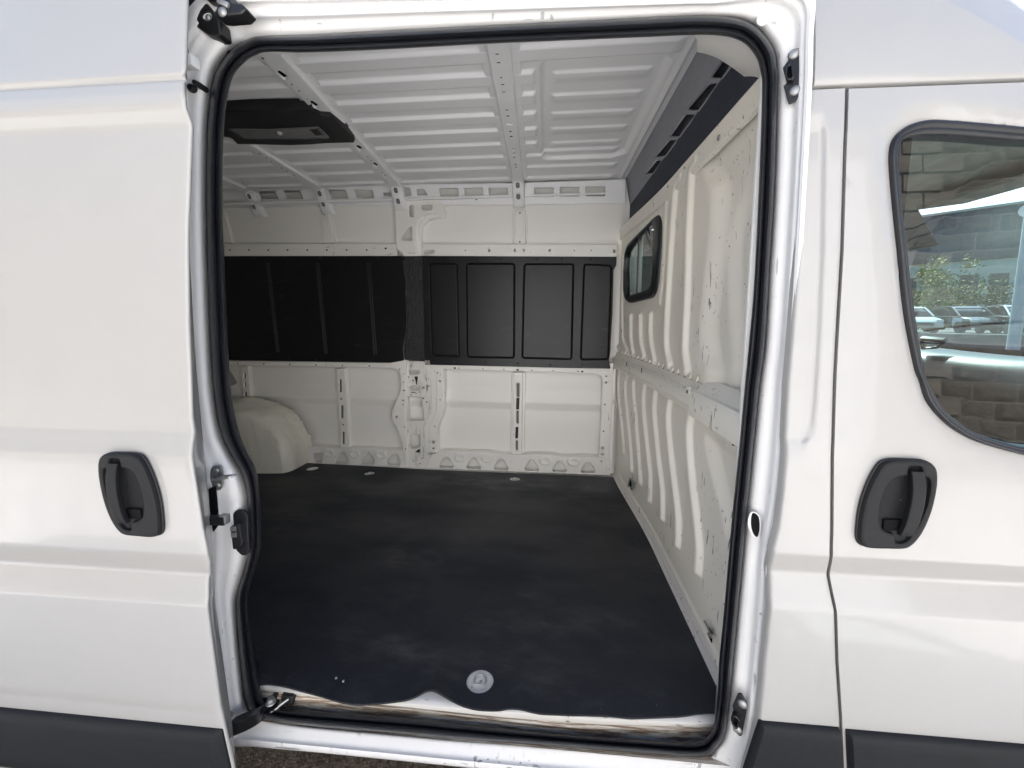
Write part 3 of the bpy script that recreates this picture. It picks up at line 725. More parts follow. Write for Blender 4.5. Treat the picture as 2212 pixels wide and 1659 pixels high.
for p, r in zip(Zp('Y', [(1928, 730), (2082, 772)]), (.011, .005)):
    q = hZ(p, -.078); P('drain_plug', tube_mesh('drain_plug', [q, q+np.array([0, -.002, .006]), q+np.array([0, -.003, .009])], [r, r, r*.6], 10), M_black)
box('floor_pan', (-3.15, 1.0, -.06), (.60, 2.70, -.004), M_in, VAN)

# mat
FE = [(561,1474.6),(582,1474.6),(629,1485),(677,1498.4),(721,1512),(755,1517),(781,1518.5),(812,1518),(841,1516),(866,1513),(885,1510),(902,1504),(915,1498),(922,1495.5),(930,1495),(937,1496.5),(945,1500),(965,1511),(989,1521),(1012,1528),(1034,1532.6),(1060,1534.5),(1079,1533.6),(1093,1530),(1106,1528.5),(1120,1529),(1134,1531.6),(1152,1537),(1174,1541.5),(1215,1543),(1265,1543.5),(1364,1547.5),(1463,1545.5),(1503,1540),(1543,1539)]
front = [hZ(p, .007)[:2] for p in cr(FE, 2)]
right = [hZ(p, .007)[:2] for p in Zp('Z', [(835,1530),(780,1410),(728,1300),(722,1240),(726,1190),(690,1100),(580,900),(470,715),(400,580),(330,450),(300,392),(270,372),(240,345),(210,290),(185,240)])]
farp = [hZ(p, .007)[:2] for p in [(1319,1030),(1200,1025),(1060,1020),(925,1014),(800,1007),(664,1000),(640,1008),(615,1014),(592,1020),(559,1022)]]
loop = list(front)+list(right)+list(farp)+[np.array((-2.55, 2.44)), np.array((-2.75, 2.55)), np.array((-3.10, 2.55)), np.array((-3.10, 1.04)), np.array((-.90, 1.04))]
RINGS = [((1037, 1470), .040, 1), ((1112, 1034), .034, 2), ((798, 1022), .034, 2), ((675, 1011.5), .040, 0)]
ring_c = [hZ(p, .007) for p, r, k in RINGS]
holes = [[(q[0]+r*math.cos(a_), q[1]+r*math.sin(a_)) for a_ in np.linspace(0, 2*math.pi, 28, endpoint=False)] for q, (p, r, k) in zip(ring_c, RINGS)]
gx, gy = np.meshgrid(np.arange(-1.2, .56, .02), np.arange(.95, 1.35, .012)); G = np.stack([gx.ravel(), gy.ravel()], 1)
allp = np.array([p for L in [loop]+holes for p in L])
keep = inside(G, [loop]+holes); d = np.full(len(G), 9.)
for i in range(0, len(allp)): d = np.minimum(d, np.hypot(G[:, 0]-allp[i, 0], G[:, 1]-allp[i, 1]))
keep &= d > .006
v2, tri = fill([loop]+holes, G[keep])
fr = np.array(front)
def mat_z(x, y):
    yf = np.interp(x, fr[:, 0], fr[:, 1]); e = max(0, 1-(y-yf)/.10)
    lift = .006*math.exp(-((x+.31)/.10)**2)+.003*math.exp(-((x+.10)/.08)**2)+.002*math.sin(x*17)+.0015*math.sin(x*41+1)
    return .007+e*e*(lift-.001)
V = [(x, y, mat_z(x, y)) for x, y in v2]; F = [tuple(t_) if np.cross(v2[t_[1]]-v2[t_[0]], v2[t_[2]]-v2[t_[0]]) > 0 else tuple(t_[::-1]) for t_ in tri]
for L in [loop]+holes:
    s0 = len(V); n = len(L)
    V += [(x, y, mat_z(x, y)) for x, y in L]+[(x, y, mat_z(x, y)-.006) for x, y in L]
    F += [(s0+k, s0+n+k, s0+n+(k+1) % n, s0+(k+1) % n) for k in range(n)]
MATO = link('floor_mat', mesh('floor_mat', V, F, angle=45), M_mat)
tag(MATO, 'black rubber mat with a wavy front edge covering the cargo floor', 'floor mat')
# tie-down rings showing through the mat
for q, (p, r, k) in zip(ring_c, RINGS):
    q = np.array([q[0], q[1], 0])
    rows = [[(q[0]+rr*math.cos(a_), q[1]+rr*math.sin(a_), z) for a_ in np.linspace(0, 2*math.pi, 32, endpoint=False)] for rr, z in ((r+.004, .001), (r-.003, .002), (.024, .002), (.020, -.004), (.017, -.012), (.001, -.013))]
    o = P('lashing_cup', grid_mesh('lashing_cup', rows, closed_v=True), M_alu if k == 1 else M_in)
    if k:
        a = [q+np.array([.017*math.cos(t_), .006+.013*math.sin(t_), .0035+.004*math.sin(t_)]) for t_ in np.linspace(0, math.pi, 12)]
        a += [a[-1]+np.array([.0, -.012, -.003]), a[0]+np.array([.0, -.012, -.003]), a[0]]
        P('lashing_ring', tube_mesh('lashing_ring', a, .0028, 8, cap=False), M_steel)
        put('screw_head', (d4 := dome_mesh('screw_head', .0065, .005)), q+np.array([.002, .004, -.003]), (0, 0, 1), VAN); d4.materials.append(M_steel)
screws = Zp('G', [(965, 682), (1017, 704)])
for p in screws:
    put('screw_head', (d5 := dome_mesh('screw_head', .0042, .003)), hZ(p, .007), (0, 0, 1), VAN); d5.materials.append(M_steel)

# ------------------------------------------------------------------ far side wall
FP = Plane((.2, 2.615, 0), (1, -.033, 0), (0, 0, 1))
def outer_skin():
    zs = np.concatenate([np.arange(-.05, .35, .05), np.arange(.35, .62, .008), np.arange(.64, 2.0, .04)])
    off = np.interp(zs, [-.05, .36, .43, .445, .475, .485, .56, .58, 1.4, 2.0], [.07, .075, .077, .072, .060, .058, .074, .075, .06, .03])
    A = [[FP.at(a, z, -o) for a in np.linspace(-3.5, .42, 40)] for z, o in zip(zs, off)]
    return grid_mesh('wall_skin', A)
P('wall_skin', outer_skin(), M_in)
def fplate(name, reg, outline, holes=(), d=0.0, mat=M_post, rnd=0, depth=.068, bev=.005, label=None, hd=.006, pl=None):
    o = Zp(reg, outline) if reg else outline
    if rnd: o = rp(o, rnd)
    return plate(name, (pl or FP).back(d), o, holes, mat, VAN, depth=depth, bev=bev, hole_depth=hd, label=label)
def zh(reg, kind, *a):
    s = Zs(reg)
    if kind == 'c': (x, y), = Zp(reg, [a[:2]]); return circ(x, y, a[2]*s, 9)
    if kind == 'sq': (x, y), = Zp(reg, [a[:2]]); h = a[2]*s; return [(x-h*1.3, y-h), (x+h*1.3, y-h), (x+h*1.3, y+h), (x-h*1.3, y+h)]
    if kind == 'p': (x0, y0), (x1, y1) = Zp(reg, [a[:2], a[2:4]]); return pill(x0, y0, x1, y1)
    if kind == 'r': return rp(Zp(reg, a[0]), a[1])
# bottom rail left and right
fplate('sill_rail', 'C', [(840,1440),(880,1425),(1050,1435),(1500,1450),(1500,1568),(1180,1560),(830,1530),(825,1500)],
       [zh('C','r',[(885,1470),(950,1465),(940,1530),(900,1532),(882,1500)],3), zh('C','r',[(1055,1468),(1095,1472),(1118,1515),(1100,1540),(1025,1535),(1030,1515)],3), zh('C','r',[(1228,1472),(1260,1475),(1288,1515),(1280,1540),(1200,1540),(1192,1520)],3), zh('C','r',[(1400,1475),(1435,1478),(1458,1520),(1450,1547),(1370,1545),(1362,1525)],3), zh('C','c',988,1485,7), zh('C','c',1155,1490,7), zh('C','c',1327,1498,5)], d=.0, rnd=3)
fplate('sill_rail', 'D', [(330,1475),(400,1452),(480,1455),(560,1462),(700,1462),(770,1478),(850,1478),(930,1480),(1010,1478),(1120,1480),(1190,1497),(1300,1490),(1400,1494),(1492,1500),(1500,1614),(290,1567)],
       [zh('D','r',[(x-14,y-36),(x+12,y-36),(x+48,y+20),(x+40,y+35),(x-42,y+33),(x-48,y+18)],3) for x, y in ((427,1530),(605,1537),(785,1544),(985,1550),(1167,1558),(1353,1563))]+[zh('D','c',517,1518,9), zh('D','c',695,1527,9), zh('D','c',1075,1537,5), zh('D','c',1259,1543,5), zh('D','c',1440,1521,5)], d=.0, rnd=3)
# embossed cups between the triangular cut-outs
pe = FP.back(.0)
for reg, L in (('D', ((517,1500),(695,1506),(1075,1520),(1259,1526))), ('C', ((988,1470),(1155,1476),(1327,1482)))):
    for p in L:
        (x, y), = Zp(reg, [p]); a, b = pe.ab((x, y))
        rows = [[pe.at(a+r*math.cos(t_)*1.0, b+.004+r*math.sin(t_)*.75, h) for t_ in np.linspace(0, 2*math.pi, 20, endpoint=False)] for r, h in ((.048, -.001), (.042, .004), (.034, .006), (.024, .0035), (.012, .0012), (.006, .001))]
        P('rail_emboss', grid_mesh('rail_emboss', rows, closed_v=True), M_post)
# belt rails
fplate('belt_rail', 'C', [(335,862),(1395,878),(1395,848),(1410,842),(1470,846),(1480,880),(1480,912),(1395,912),(335,894)],
       [zh('C','c',x,y,5) for x, y in ((391,881),(560,885),(730,888),(902,891),(1074,895),(1250,898))], d=-.004)
fplate('belt_rail', 'D', [(325,888),(1385,914),(1410,905),(1412,885),(1430,878),(1520,880),(1515,938),(1380,946),(400,920),(325,914)],
       [zh('D','sq',482,912,5), zh('D','c',509,912,4), zh('D','c',666,917,4), zh('D','c',803,920,4), zh('D','sq',893,923,5), zh('D','c',985,926,4), zh('D','c',1125,929,4), zh('D','c',1287,933,4), zh('D','sq',1315,934,5), zh('D','c',1428,899,4), zh('D','p',1470,884,1486,906)], d=-.004)
# centre post: left flange, recessed web, fold, right flange
fplate('post_flange', 'Q', [(130,165),(170,172),(225,205),(252,265),(258,420),(245,490),(190,610),(147,700),(136,760),(150,850),(210,970),(255,1060),(275,1150),(288,1250),(300,1360),(300,1425),(338,1425),(336,1250),(330,900),(325,150),(345,60),(300,30),(150,35),(130,60)],
       [zh('Q','c',187,70,8), zh('Q','c',243,178,8), zh('Q','c',292,347,8), zh('Q','sq',300,457,8), zh('Q','sq',288,585,8), zh('Q','c',288,640,8), zh('Q','c',202,802,14), zh('Q','c',302,932,8), zh('Q','c',319,1219,8)], d=-.006, depth=.074)
fplate('post_web', 'Q', [(335,70),(560,70),(620,230),(650,330),(656,480),(662,680),(622,800),(566,930),(576,1000),(580,1270),(640,1300),(650,1490),(480,1488),(330,1470)],
       [zh('Q','p',365,180,510,248), zh('Q','p',372,388,517,458), zh('Q','r',[(355,537),(530,537),(540,705),(557,710),(557,852),(345,852),(345,705),(352,700)],3.5), zh('Q','r',[(388,1032),(508,1032),(508,1180),(450,1215),(388,1212)],2), zh('Q','sq',390,135,7), zh('Q','sq',418,327,8), zh('Q','sq',553,559,8), zh('Q','sq',597,607,7), zh('Q','c',360,280,8), zh('Q','c',510,1415,9)], d=.012, depth=.056, mat=M_dirtypost)
for x0, y0, x1, y1 in ((365,180,510,248), (372,388,517,458)):
    fplate('hole_rim', None, pill(*Zp('Q', [(x0-8,y0-8)])[0], *Zp('Q', [(x1+8,y1+8)])[0]), [zh('Q','p',x0+1,y0+1,x1-1,y1-1)], d=.0095, depth=.004, bev=.001)
fplate('post_fold', 'Q', [(560,122),(660,122),(712,220),(730,300),(730,680),(700,800),(652,900),(635,1000),(640,1275),(572,1275),(568,1000),(560,930),(618,800),(658,680),(652,480),(646,330),(616,230)], [], d=.004, depth=.02)
fplate('post_flange', 'Q', [(640,122),(815,150),(818,200),(820,650),(802,780),(748,900),(727,990),(732,1268),(632,1270),(627,1000),(642,900),(692,800),(722,680),(722,300),(702,220)],
       [zh('Q','c',738,226,9), zh('Q','c',770,335,14), zh('Q','c',772,580,8), zh('Q','c',700,924,8), zh('Q','p',670,1112,696,1150), zh('Q','sq',684,1212,9)], d=-.006, depth=.074)
for L in ([(435,275),(478,272),(478,310),(468,382),(458,382),(452,330)], [(447,1262),(480,1232),(508,1222),(506,1270)]):
    fplate('wire_clip', 'Q', L, [], d=.008, mat=M_black, depth=.004, bev=.001)
# right edge frame
fplate('corner_post', 'D', [(1380,945),(1516,935),(1512,1100),(1492,1500),(1492,1515),(1422,1500),(1440,1200),(1446,1000),(1440,965),(1420,955),(1380,952)],
       [zh('D','c',1472,965,5), zh('D','c',1470,1005,8), zh('D','c',1463,1150,5), zh('D','c',1454,1325,5), zh('D','p',1441,1424,1455,1444), zh('D','sq',1446,1475,6)], d=-.004, depth=.05)
fplate('corner_return', 'D', [(1510,935),(1535,900),(1530,1100),(1512,1560),(1500,1616),(1488,1616),(1490,1500)], [], d=.006, depth=.02, bev=.004)
# hat-section stiffeners
def stiff(reg, x0, y0, x1, y1, skew, slots, clips=()):
    wd = x1-x0; o = [(x0,y0),(x1,y0),(x1+skew,y1),(x0+skew,y1)]; k = wd*.42
    fplate('stiffener_flange', reg, [(x0-k*.5,y0+4),(x1+k*.7,y0+4),(x1+skew+k*.7,y1-20),(x0+skew-k*.5,y1-20)], [], d=.054, depth=.01, bev=.004)
    fplate('stiffener', reg, o, slots, d=.026, depth=.04, bev=.006, hd=.012)
    fplate('stiffener_slot_shade', reg, [(x0+6,y0+6),(x1-6,y0+6),(x1+skew-6,y1-6),(x0+skew+6,y1-6)], [], d=.046, mat=M_head, depth=.002, bev=.0006)  # grey sheet added so the slots look shaded inside
    for c in clips: fplate('wire_clip', reg, c, [], d=.016, mat=M_black, depth=.012, bev=.002)
stiff('D', 866, 940, 926, 1506, -8, [zh('D','p',886,1010,904,1102), zh('D','p',884,1190,899,1276), zh('D','p',880,1385,894,1450)], ([(884,1108),(904,1108),(902,1182),(882,1182)], [(880,1298),(897,1298),(894,1372),(877,1370)]))
stiff('C', 1035, 915, 1092, 1465, 32, [zh('C','p',1054,985,1068,1070), zh('C','c',1067,1113,6), zh('C','p',1063,1155,1080,1242), zh('C','c',1077,1283,7), zh('C','p',1072,1328,1088,1412)])
stiff('C', 412, 898, 460, 1145, 16, [zh('C','p',428,946,441,980), zh('C','p',432,1000,444,1038), zh('C','p',434,1066,449,1100)])
# rails above the panels
fplate('panel_rail', 'C', [(300,97),(1300,100),(1350,104),(1430,100),(1430,180),(300,180)], [zh('C','c',x,140,6) for x in (339,464,590,717,845,973,1102,1233)]+[zh('C','sq',1357,130,5)], d=-.002, bev=.005)
fplate('panel_rail', 'D', [(262,98),(380,100),(1450,103),(1545,105),(1545,186),(262,186)], [zh('D','c',551,143,4), zh('D','p',702,134,713,152), zh('D','p',869,134,880,152), zh('D','p',928,134,939,152), zh('D','p',1097,134,1108,152), zh('D','c',1264,144,4), zh('D','c',1373,143,4), zh('D','p',1517,136,1531,158), zh('D','r',[(276,140),(345,140),(352,150),(340,162),(282,176)],1.5)], d=-.002, bev=.005)
# upper centre post
fplate('post_gusset', 'U', [(470,1222),(440,1165),(385,1135),(375,1000),(358,640),(345,430),(905,430),(975,490),(1000,520),(1000,610),(960,645),(810,655),(720,690),(660,750),(640,860),(650,1050),(655,1222)],
       [zh('U','p',548,540,605,695), zh('U','p',712,535,855,605), zh('U','r',[(545,835),(580,820),(590,1010),(445,1005),(442,980)],3)], d=-.020, depth=.05, bev=.004, rnd=3)
fplate('post_gusset_fold', 'U', [(655,1222),(650,1050),(645,860),(660,760),(720,692),(810,657),(960,648),(1005,605),(1035,625),(1030,660),(1000,697),(880,708),(790,732),(722,805),(702,880),(706,1222)], [], d=-.004, depth=.05, bev=.006, rnd=2)
# upper stiffeners
def ustiff(reg, L, R, slot, ribs, holes):
    fplate('upper_stiffener', reg, [L[0], R[0], R[1], L[1]], [zh(reg, 'c', *h) for h in holes], d=.028, depth=.03, bev=.005)
    s = [np.array(p) for p in slot]
    ring = rp(Zp(reg, slot), 5); c_ = np.mean(ring, 0); inn = [c_+(np.array(p)-c_)*np.array([.62, .88]) for p in ring]
    fplate('stiffener_bead', None, ring, [inn], d=.027, depth=.004, bev=.003)
    for r in ribs:
        q = [(FP.back(.045)).at(*FP.back(.045).ab(p), 0) for p in Zp(reg, r)]
        P('stiffener_rib', tube_mesh('stiffener_rib', q, .006, 8), M_post)
ustiff('U', ((1965,600),(1960,1062)), ((2105,600),(2105,1062)), [(1990,690),(2075,690),(2072,985),(1990,985)], ([(1940,640),(1938,1035)], [(2122,640),(2126,1035)]), [(2032,643,11),(2030,1028,11)])
ustiff('T', ((1605,780),(1690,1305)), ((1750,780),(1850,1305)), [(1660,895),(1745,895),(1800,1225),(1710,1225)], ([(1605,840),(1680,1290)], [(1820,840),(1890,1290)]), [(1690,828,12)])
ustiff('T', ((-150,780),(-10,1305)), ((20,780),(140,1305)), [(-80,895),(0,895),(60,1225),(-30,1225)], ([(60,840),(175,1290)],), [])
# roof side rail, leaning in towards the roof
RP = Plane(FP.at(0, 1.815, .0), FP.u, (0, -.30, 1))
holes = [zh('U','r',[(950,312),(1198,312),(1212,425),(965,425)],2), zh('U','r',[(1280,310),(1530,310),(1540,420),(1295,420)],2), zh('U','r',[(1612,308),(1868,308),(1870,418),(1622,418)],2), zh('B','r',[(465,1128),(578,1128),(580,1180),(465,1180)],2), zh('B','r',[(617,1125),(733,1125),(733,1177),(618,1177)],2), zh('B','r',[(770,1122),(888,1122),(886,1177),(772,1177)],2),
    zh('T','r',[(565,428),(850,428),(915,560),(632,560)],2), zh('T','r',[(985,422),(1270,422),(1335,556),(1045,556)],2), zh('T','r',[(1745,415),(2035,415),(2090,552),(1800,552)],2), zh('A','r',[(1315,1322),(1440,1322),(1455,1378),(1335,1378)],2), zh('U','r',[(372,340),(460,305),(560,315),(575,405),(378,405)],2), zh('U','r',[(650,318),(740,318),(792,402),(655,402)],2), zh('U','r',[(195,372),(310,372),(320,410),(200,410)],2), zh('U','sq',1112,462,9), zh('U','sq',1450,460,9)]
ro = [RP.ab(p) for p in [(470,396),(668,397),(868,398),(1000,396),(1130,394),(1250,390),(1352,387),(1352,440),(1130,443),(920,444),(700,445),(470,447)]]
ro = [(-3.5, ro[0][1])]+ro+[(-3.5, ro[-1][1])]
plate('roof_rail', RP, ro, [[RP.ab(p) for p in h] for h in holes], M_roof, VAN, px=False, depth=.05, bev=.006, hole_depth=.006)
plate('roof_rail_backing', RP.back(.13), [(-3.5, -.05), (.5, -.05), (.5, .26), (-3.5, .26)], [], M_roof, VAN, px=False, depth=.004)
q0, q1 = RP.at(-3.3, ro[-2][1]-.006, -.012), RP.at(.45, ro[7][1]-.006, -.012)
box('rail_lip', (min(q0[0], q1[0]), 2.600, q0[2]-.010), (.44, 2.69, q0[2]+.004), M_roof, VAN, bev=.003)

# ------------------------------------------------------------------ black lining panels
scr_me = dome_mesh('rivet', .0085, .004); scr_me.materials.append(M_black)
def panel(outline, subs, rivets, reg, d, mat=M_panel, label=None, rnd=3):
    pl = FP.back(d)
    hs = []
    for s in subs:
        L = np.array([pl.ab(p) for p in rp(Zp(reg, s), 8)]); hs.append(L)
    o = [pl.ab(p) for p in rp(Zp(reg, outline), rnd)]
    b = plate('wall_panel', pl, o, hs, mat, VAN, px=False, depth=.006, bev=.002, hole_depth=.010, label=label)
    PINV[b.name] = Matrix.Identity(4)
    for L in hs:
        sg = 1 if area2(L) > 0 else -1
        plate('panel_field', pl, list(offset(L, sg*.009)), [], mat, b, px=False, depth=.009, bev=.004, lift=.0005)
        plate('panel_groove', pl, list(offset(L, -sg*.002)), [], M_dark, b, px=False, depth=.001, bev=.0005, lift=-.009)
    for p in rivets:
        put('rivet', scr_me, pl.at(*pl.ab(Zp(reg, [p])[0]), .0), FP.n, b)
    return b, pl
panel([(258,178),(1540,184),(1538,240),(1520,270),(1512,560),(1498,800),(1490,860),(1500,916),(320,890),(318,860),(286,862),(262,300)],
      [[(313,225),(500,225),(515,842),(330,832)], [(553,225),(877,225),(874,850),(560,843)], [(932,227),(1263,227),(1250,858),(918,850)], [(1323,228),(1512,236),(1490,858),(1300,861)]],
      [(280,198),(453,197),(635,200),(785,197),(1022,200),(1177,201),(1370,200),(347,875),(478,873),(687,885),(895,880),(1105,893),(1315,890)], 'D', -.012, label='black plastic wall panel with four recessed fields')
b, pl = panel([(250,180),(1470,178),(1480,260),(1495,500),(1495,660),(1470,780),(1478,862),(1395,876),(250,858)], [], [(350,192),(500,192),(700,192),(932,192),(1093,192),(1310,192),(735,855),(902,858),(1037,860),(1254,863)], 'C', -.010, label='black plastic wall panel with three slanting ribs')
for L in ([(588,225),(655,810)], [(912,222),(968,818)], [(1245,220),(1290,825)]):
    q = [pl.at(*pl.ab(p), .0) for p in Zp('C', L)]; dv = (q[1]-q[0])
    for o_ in (-.008, .008):
        P('panel_rib', tube_mesh('panel_rib', [q[0]+FP.u*o_+dv*.004, q[0]+FP.u*o_+dv*.01, q[1]+FP.u*o_-dv*.01, q[1]+FP.u*o_-dv*.004], [.001, .0060, .0060, .001], 8), M_panel, parent=b)
fplate('panel_strip', 'C', [(1460,178),(1592,178),(1598,250),(1612,868),(1480,858),(1478,780),(1497,660),(1492,420),(1470,250)], [], d=-.020, mat=M_film, depth=.006, bev=.004, label='wrinkled black film over the centre post')
for p in ((1483,197),(1535,197),(1520,268),(1540,745)): put('rivet', scr_me, FP.at(*FP.back(-.02).ab(Zp('C', [p])[0]), .020), FP.n, VAN)

# ------------------------------------------------------------------ wheel arch
def arch():
    cxa, rw, rd = -2.235, .475, .470; rows = []
    prof = [(2.72, 1.10), (2.705, 1.095), (2.70, 1.02), (2.69, 1.0), (2.62, .995), (2.54, .99), (2.50, .985), (2.475, .965), (2.455, .93), (2.445, .88), (2.435, .70), (2.425, .45), (2.42, .05)]
    for y, k in prof:
        r = []
        for t_ in np.linspace(0, math.pi, 90):
            wob = 1+.010*math.sin(t_*9+y*7)+.006*math.sin(t_*23+y*20)
            tab = .05*max(0, math.cos(t_*22))**8 if k > 1.03 else 0
            kk = k if k <= 1.03 else 1.0+tab
            crease = -.010*math.exp(-((t_-1.15)/.05)**2)-.010*math.exp(-((t_-.62)/.05)**2)-.010*math.exp(-((t_-1.75)/.05)**2) if k < 1.01 else 0
            q = abs(math.cos(t_))**.85*(1 if math.cos(t_) > 0 else -1)
            r.append((cxa+rw*kk*(wob+crease)*q, y, max(.001, rd*kk*(wob+crease)*math.sin(t_)**.72)))
        rows.append(r)
    return grid_mesh('wheel_arch', rows, angle=None)
def mat_arch():
    m, t, b_ = new_mat('taped_arch')
    n1 = noise(t, 3.0, 5, .6); c = mixc(t, ramp(t, n1, .35, .7), (.80, .775, .67), (.84, .82, .73))
    v = coords(t, (1.0, 3, 1)); c = mixc(t, mul(t, ramp(t, noise(t, 16, 6, .7), .62, .75), .3), c, (.35, .30, .20))
    t.links.new(c, b_.inputs['Base Color']); b_.inputs['Roughness'].default_value = .30; b_.inputs['Coat Weight'].default_value = .4
    v2_ = coords(t, (2, 6, 1), (0, .5, .3)); bump(t, b_, noise(t, 3.0, 4, .5, v2_, 1.0), .6, .03); return m
P('wheel_arch', arch(), mat_arch())

# ------------------------------------------------------------------ roof
ZR = 1.955
def beads():
    ys = [hZ((1000, y), ZR)[1] for y in (104, 158, 205, 246, 280, 310, 337.5, 361.6, 385)]
    return ys
BY = beads()
def sst(e0, e1, x): t_ = np.clip((x-e0)/(e1-e0), 0, 1); return t_*t_*(3-2*t_)
def roof_part(name, x0, x1, front=False):
    X = np.arange(x0, x1+1e-6, .008 if front else .03); Yv = np.arange(1.02, 2.62, .0035)
    XX, YY = np.meshgrid(X, Yv, indexing='ij'); D = np.zeros_like(XX)
    for i, y in enumerate(BY):
        nx = BY[i+1] if i+1 < len(BY) else y+.1
        wd = min(.075, (nx-y)*.52); bead = sst(y-.006, y+.007, YY)*(1-sst(y+wd-.010, y+wd+.022, YY))
        if front:
            if 1 <= i <= 5:
                bead = bead*(1-sst(-.060+.0, -.048, XX))
            elif i == 0: bead = bead*(1-sst(.40, .46, XX))
            else: bead = bead*(1-sst(.38-.02*(8-i), .43-.02*(8-i), XX))
        D = np.maximum(D, bead)
    Zz = ZR-.014*D
    if front:
        P0 = hZ(Zp('B', [(455, 345)])[0], ZR); P1 = hZ(Zp('B', [(1335, 325)])[0], ZR); P2 = hZ(Zp('B', [(1050, 925)])[0], ZR)
        xa, xb, ya, yb_ = P0[0]+.02, P1[0]-.015, P0[1]+.01, P2[1]+.02
        rr = .06; dx = np.maximum(np.maximum(xa+rr-XX, XX-xb+rr), 0); dy = np.maximum(np.maximum(ya+rr-YY, YY-yb_+rr), 0)
        sd = np.hypot(dx, dy)-rr; rec = 1-sst(-.018, .002, sd); Zz = Zz+.024*rec
        for (p, q, yy_) in ((580,1145,470),(572,1090,600),(568,1040,707),(565,1000,797),(565,965,879)):
            A_ = hZ(Zp('B', [(p, yy_)])[0], ZR); B__ = hZ(Zp('B', [(q, yy_)])[0], ZR); y = A_[1]
            bead = .62*sst(y-.005, y+.005, YY)*(1-sst(y+.020, y+.085, YY))*sst(A_[0]-.012, A_[0]+.012, XX)*(1-sst(B__[0]-.012, B__[0]+.02, XX))
            Zz = Zz-.014*bead
        # slim crease before the header
        Zz = Zz-.012*sst(.445, .452, XX)*(1-sst(.462, .468, XX))
    P(name, grid_mesh(name, np.stack([XX, YY, Zz], -1), flip=True), M_roof)
roof_part('roof_panel', -.17, .495, True)
roof_part('roof_panel', -.98, -.17)
roof_part('roof_panel', -1.52, -.98)
roof_part('roof_panel', -3.15, -1.52)
# transverse roof bows with punched holes
def bow(xn, xf, wn, wf, holes, drop=.030, ends=True, ends_z=None):
    zb = ZR-drop; pl = Plane((0, 0, zb), (1, 0, 0), (0, -1, 0))      # faces down
    def e(y, s, w0, w1): t_ = (y-1.3)/1.3; return xn+(xf-xn)*t_+s*.5*(w0+(w1-w0)*t_)
    ys = [1.02, 1.3, 1.6, 1.9, 2.2, 2.45, 2.52]
    o = [(e(y, -1, wn, wf), -y) for y in ys]+[(e(y, 1, wn, wf), -y) for y in ys[::-1]]
    r_ = plate('roof_bow', pl, o, [[pl.ab(p) for p in h] for h in holes], M_roof, VAN, px=False, depth=drop-.004, bev=.006, hole_depth=.004)
    shade_loop = [(e(y, -1, wn*.86, wf*.86), -y) for y in ys]+[(e(y, 1, wn*.86, wf*.86), -y) for y in ys[::-1]]
    plate('roof_bow_hole_shade', pl.back(.010), shade_loop, [], M_dark, VAN, px=False, depth=.001, bev=.0004)  # dark sheet added inside the bow to give its holes their shade
    # spot-welded flanges
    for s in (-1, 1):
        A = [[(e(y, s, wn, wf)+s*dx, y, ZR-z) for y in ys] for dx, z in ((-.002, .016), (.004, .0135), (.026, .0125), (.028, .010))]
        P('roof_bow_flange', grid_mesh('roof_bow_flange', A, flip=(s > 0), angle=40), M_roof, parent=None)
    # the end turns down onto the side rail
    pth = [(2.45, zb), (2.50, zb-.003), (2.521, zb-.016), (2.540, zb-.05), (2.557, 1.845), (2.574, 1.815), (2.590, 1.800), (2.605, 1.792)]
    A = []
    for y, z in cr(pth, 4):
        y = y-.033*(xf-.2)
        A.append([(xf-.5*wf-.008, y+.045, z+.01), (xf-.5*wf-.004, y+.006, z), (xf-.5*wf+.004, y, z), (xf-.012, y, z), (xf+.012, y, z), (xf+.5*wf-.004, y, z), (xf+.5*wf+.004, y+.006, z), (xf+.5*wf+.008, y+.045, z+.01)])
    P('roof_bow_end', grid_mesh('roof_bow_end', A, flip=True, angle=50), M_roof)
    pe_ = Plane((xf, 2.5385-.033*(xf-.2), 1.8745), (1, -.033, 0), (0, -.57, 1))
    for b_ in (.034, -.034):
        ring = pill(-.020, b_-.024, .020, b_+.024); inn = pill(-.013, b_-.017, .013, b_+.017)
        plate('bow_hole_rim', pe_, ring, [inn], M_roof, VAN, px=False, depth=.006, bev=.002, lift=.006)
        plate('bow_hole_shade', pe_, inn, [], M_head, VAN, px=False, depth=.001, bev=.0003, lift=.003)  # grey plate painted in for the shade inside the hole
def zc_(reg, x, y, w_, h_, ang=0):
    (px_, py_), = Zp(reg, [(x, y)]); s = Zs(reg); c, s_ = math.cos(ang), math.sin(ang)
    return [(px_+(u*c-v*s_)*s, py_+(u*s_+v*c)*s) for u, v in rp([(-w_,-h_),(w_,-h_),(w_,h_),(-w_,h_)], min(w_, h_)*.8, 3)]
bow(-.160, -.186, .078, .062, [zc_('B', x, y, w_, 4) for x, y, w_ in ((240,327,11),(249,378,11),(265,467,6),(273,510,10),(280,554,10),(299,663,9),(305,698,9),(313,746,20),(320,791,8),(325,821,8),(337,898,7),(342,924,7),(345,946,4),(351,990,6),(354,1010,6))])
bow(-.915, -.985, .082, .070, [zc_('A', x, y, w_, h_, .6) for x, y, w_, h_ in ((680,408,11,5),(815,527,36,15),(883,590,6,4),(934,636,8,4),(993,690,4,3),(1038,730,30,13),(1352,1032,20,11),(1410,1093,5,3),(1436,1120,4,3),(1466,1150,18,9),(1513,1203,4,3),(1534,1223,6,4))])
bow(-1.485, -1.515, .070, .060, [zc_('A', x, y, 7, 3, .5) for x, y in ((657,1071),(703,1100),(740,1127),(812,1171),(848,1194))]+[zc_('A', 897, 1227, 9, 5, .5)])
bow(-2.00, -2.03, .07, .06, [])
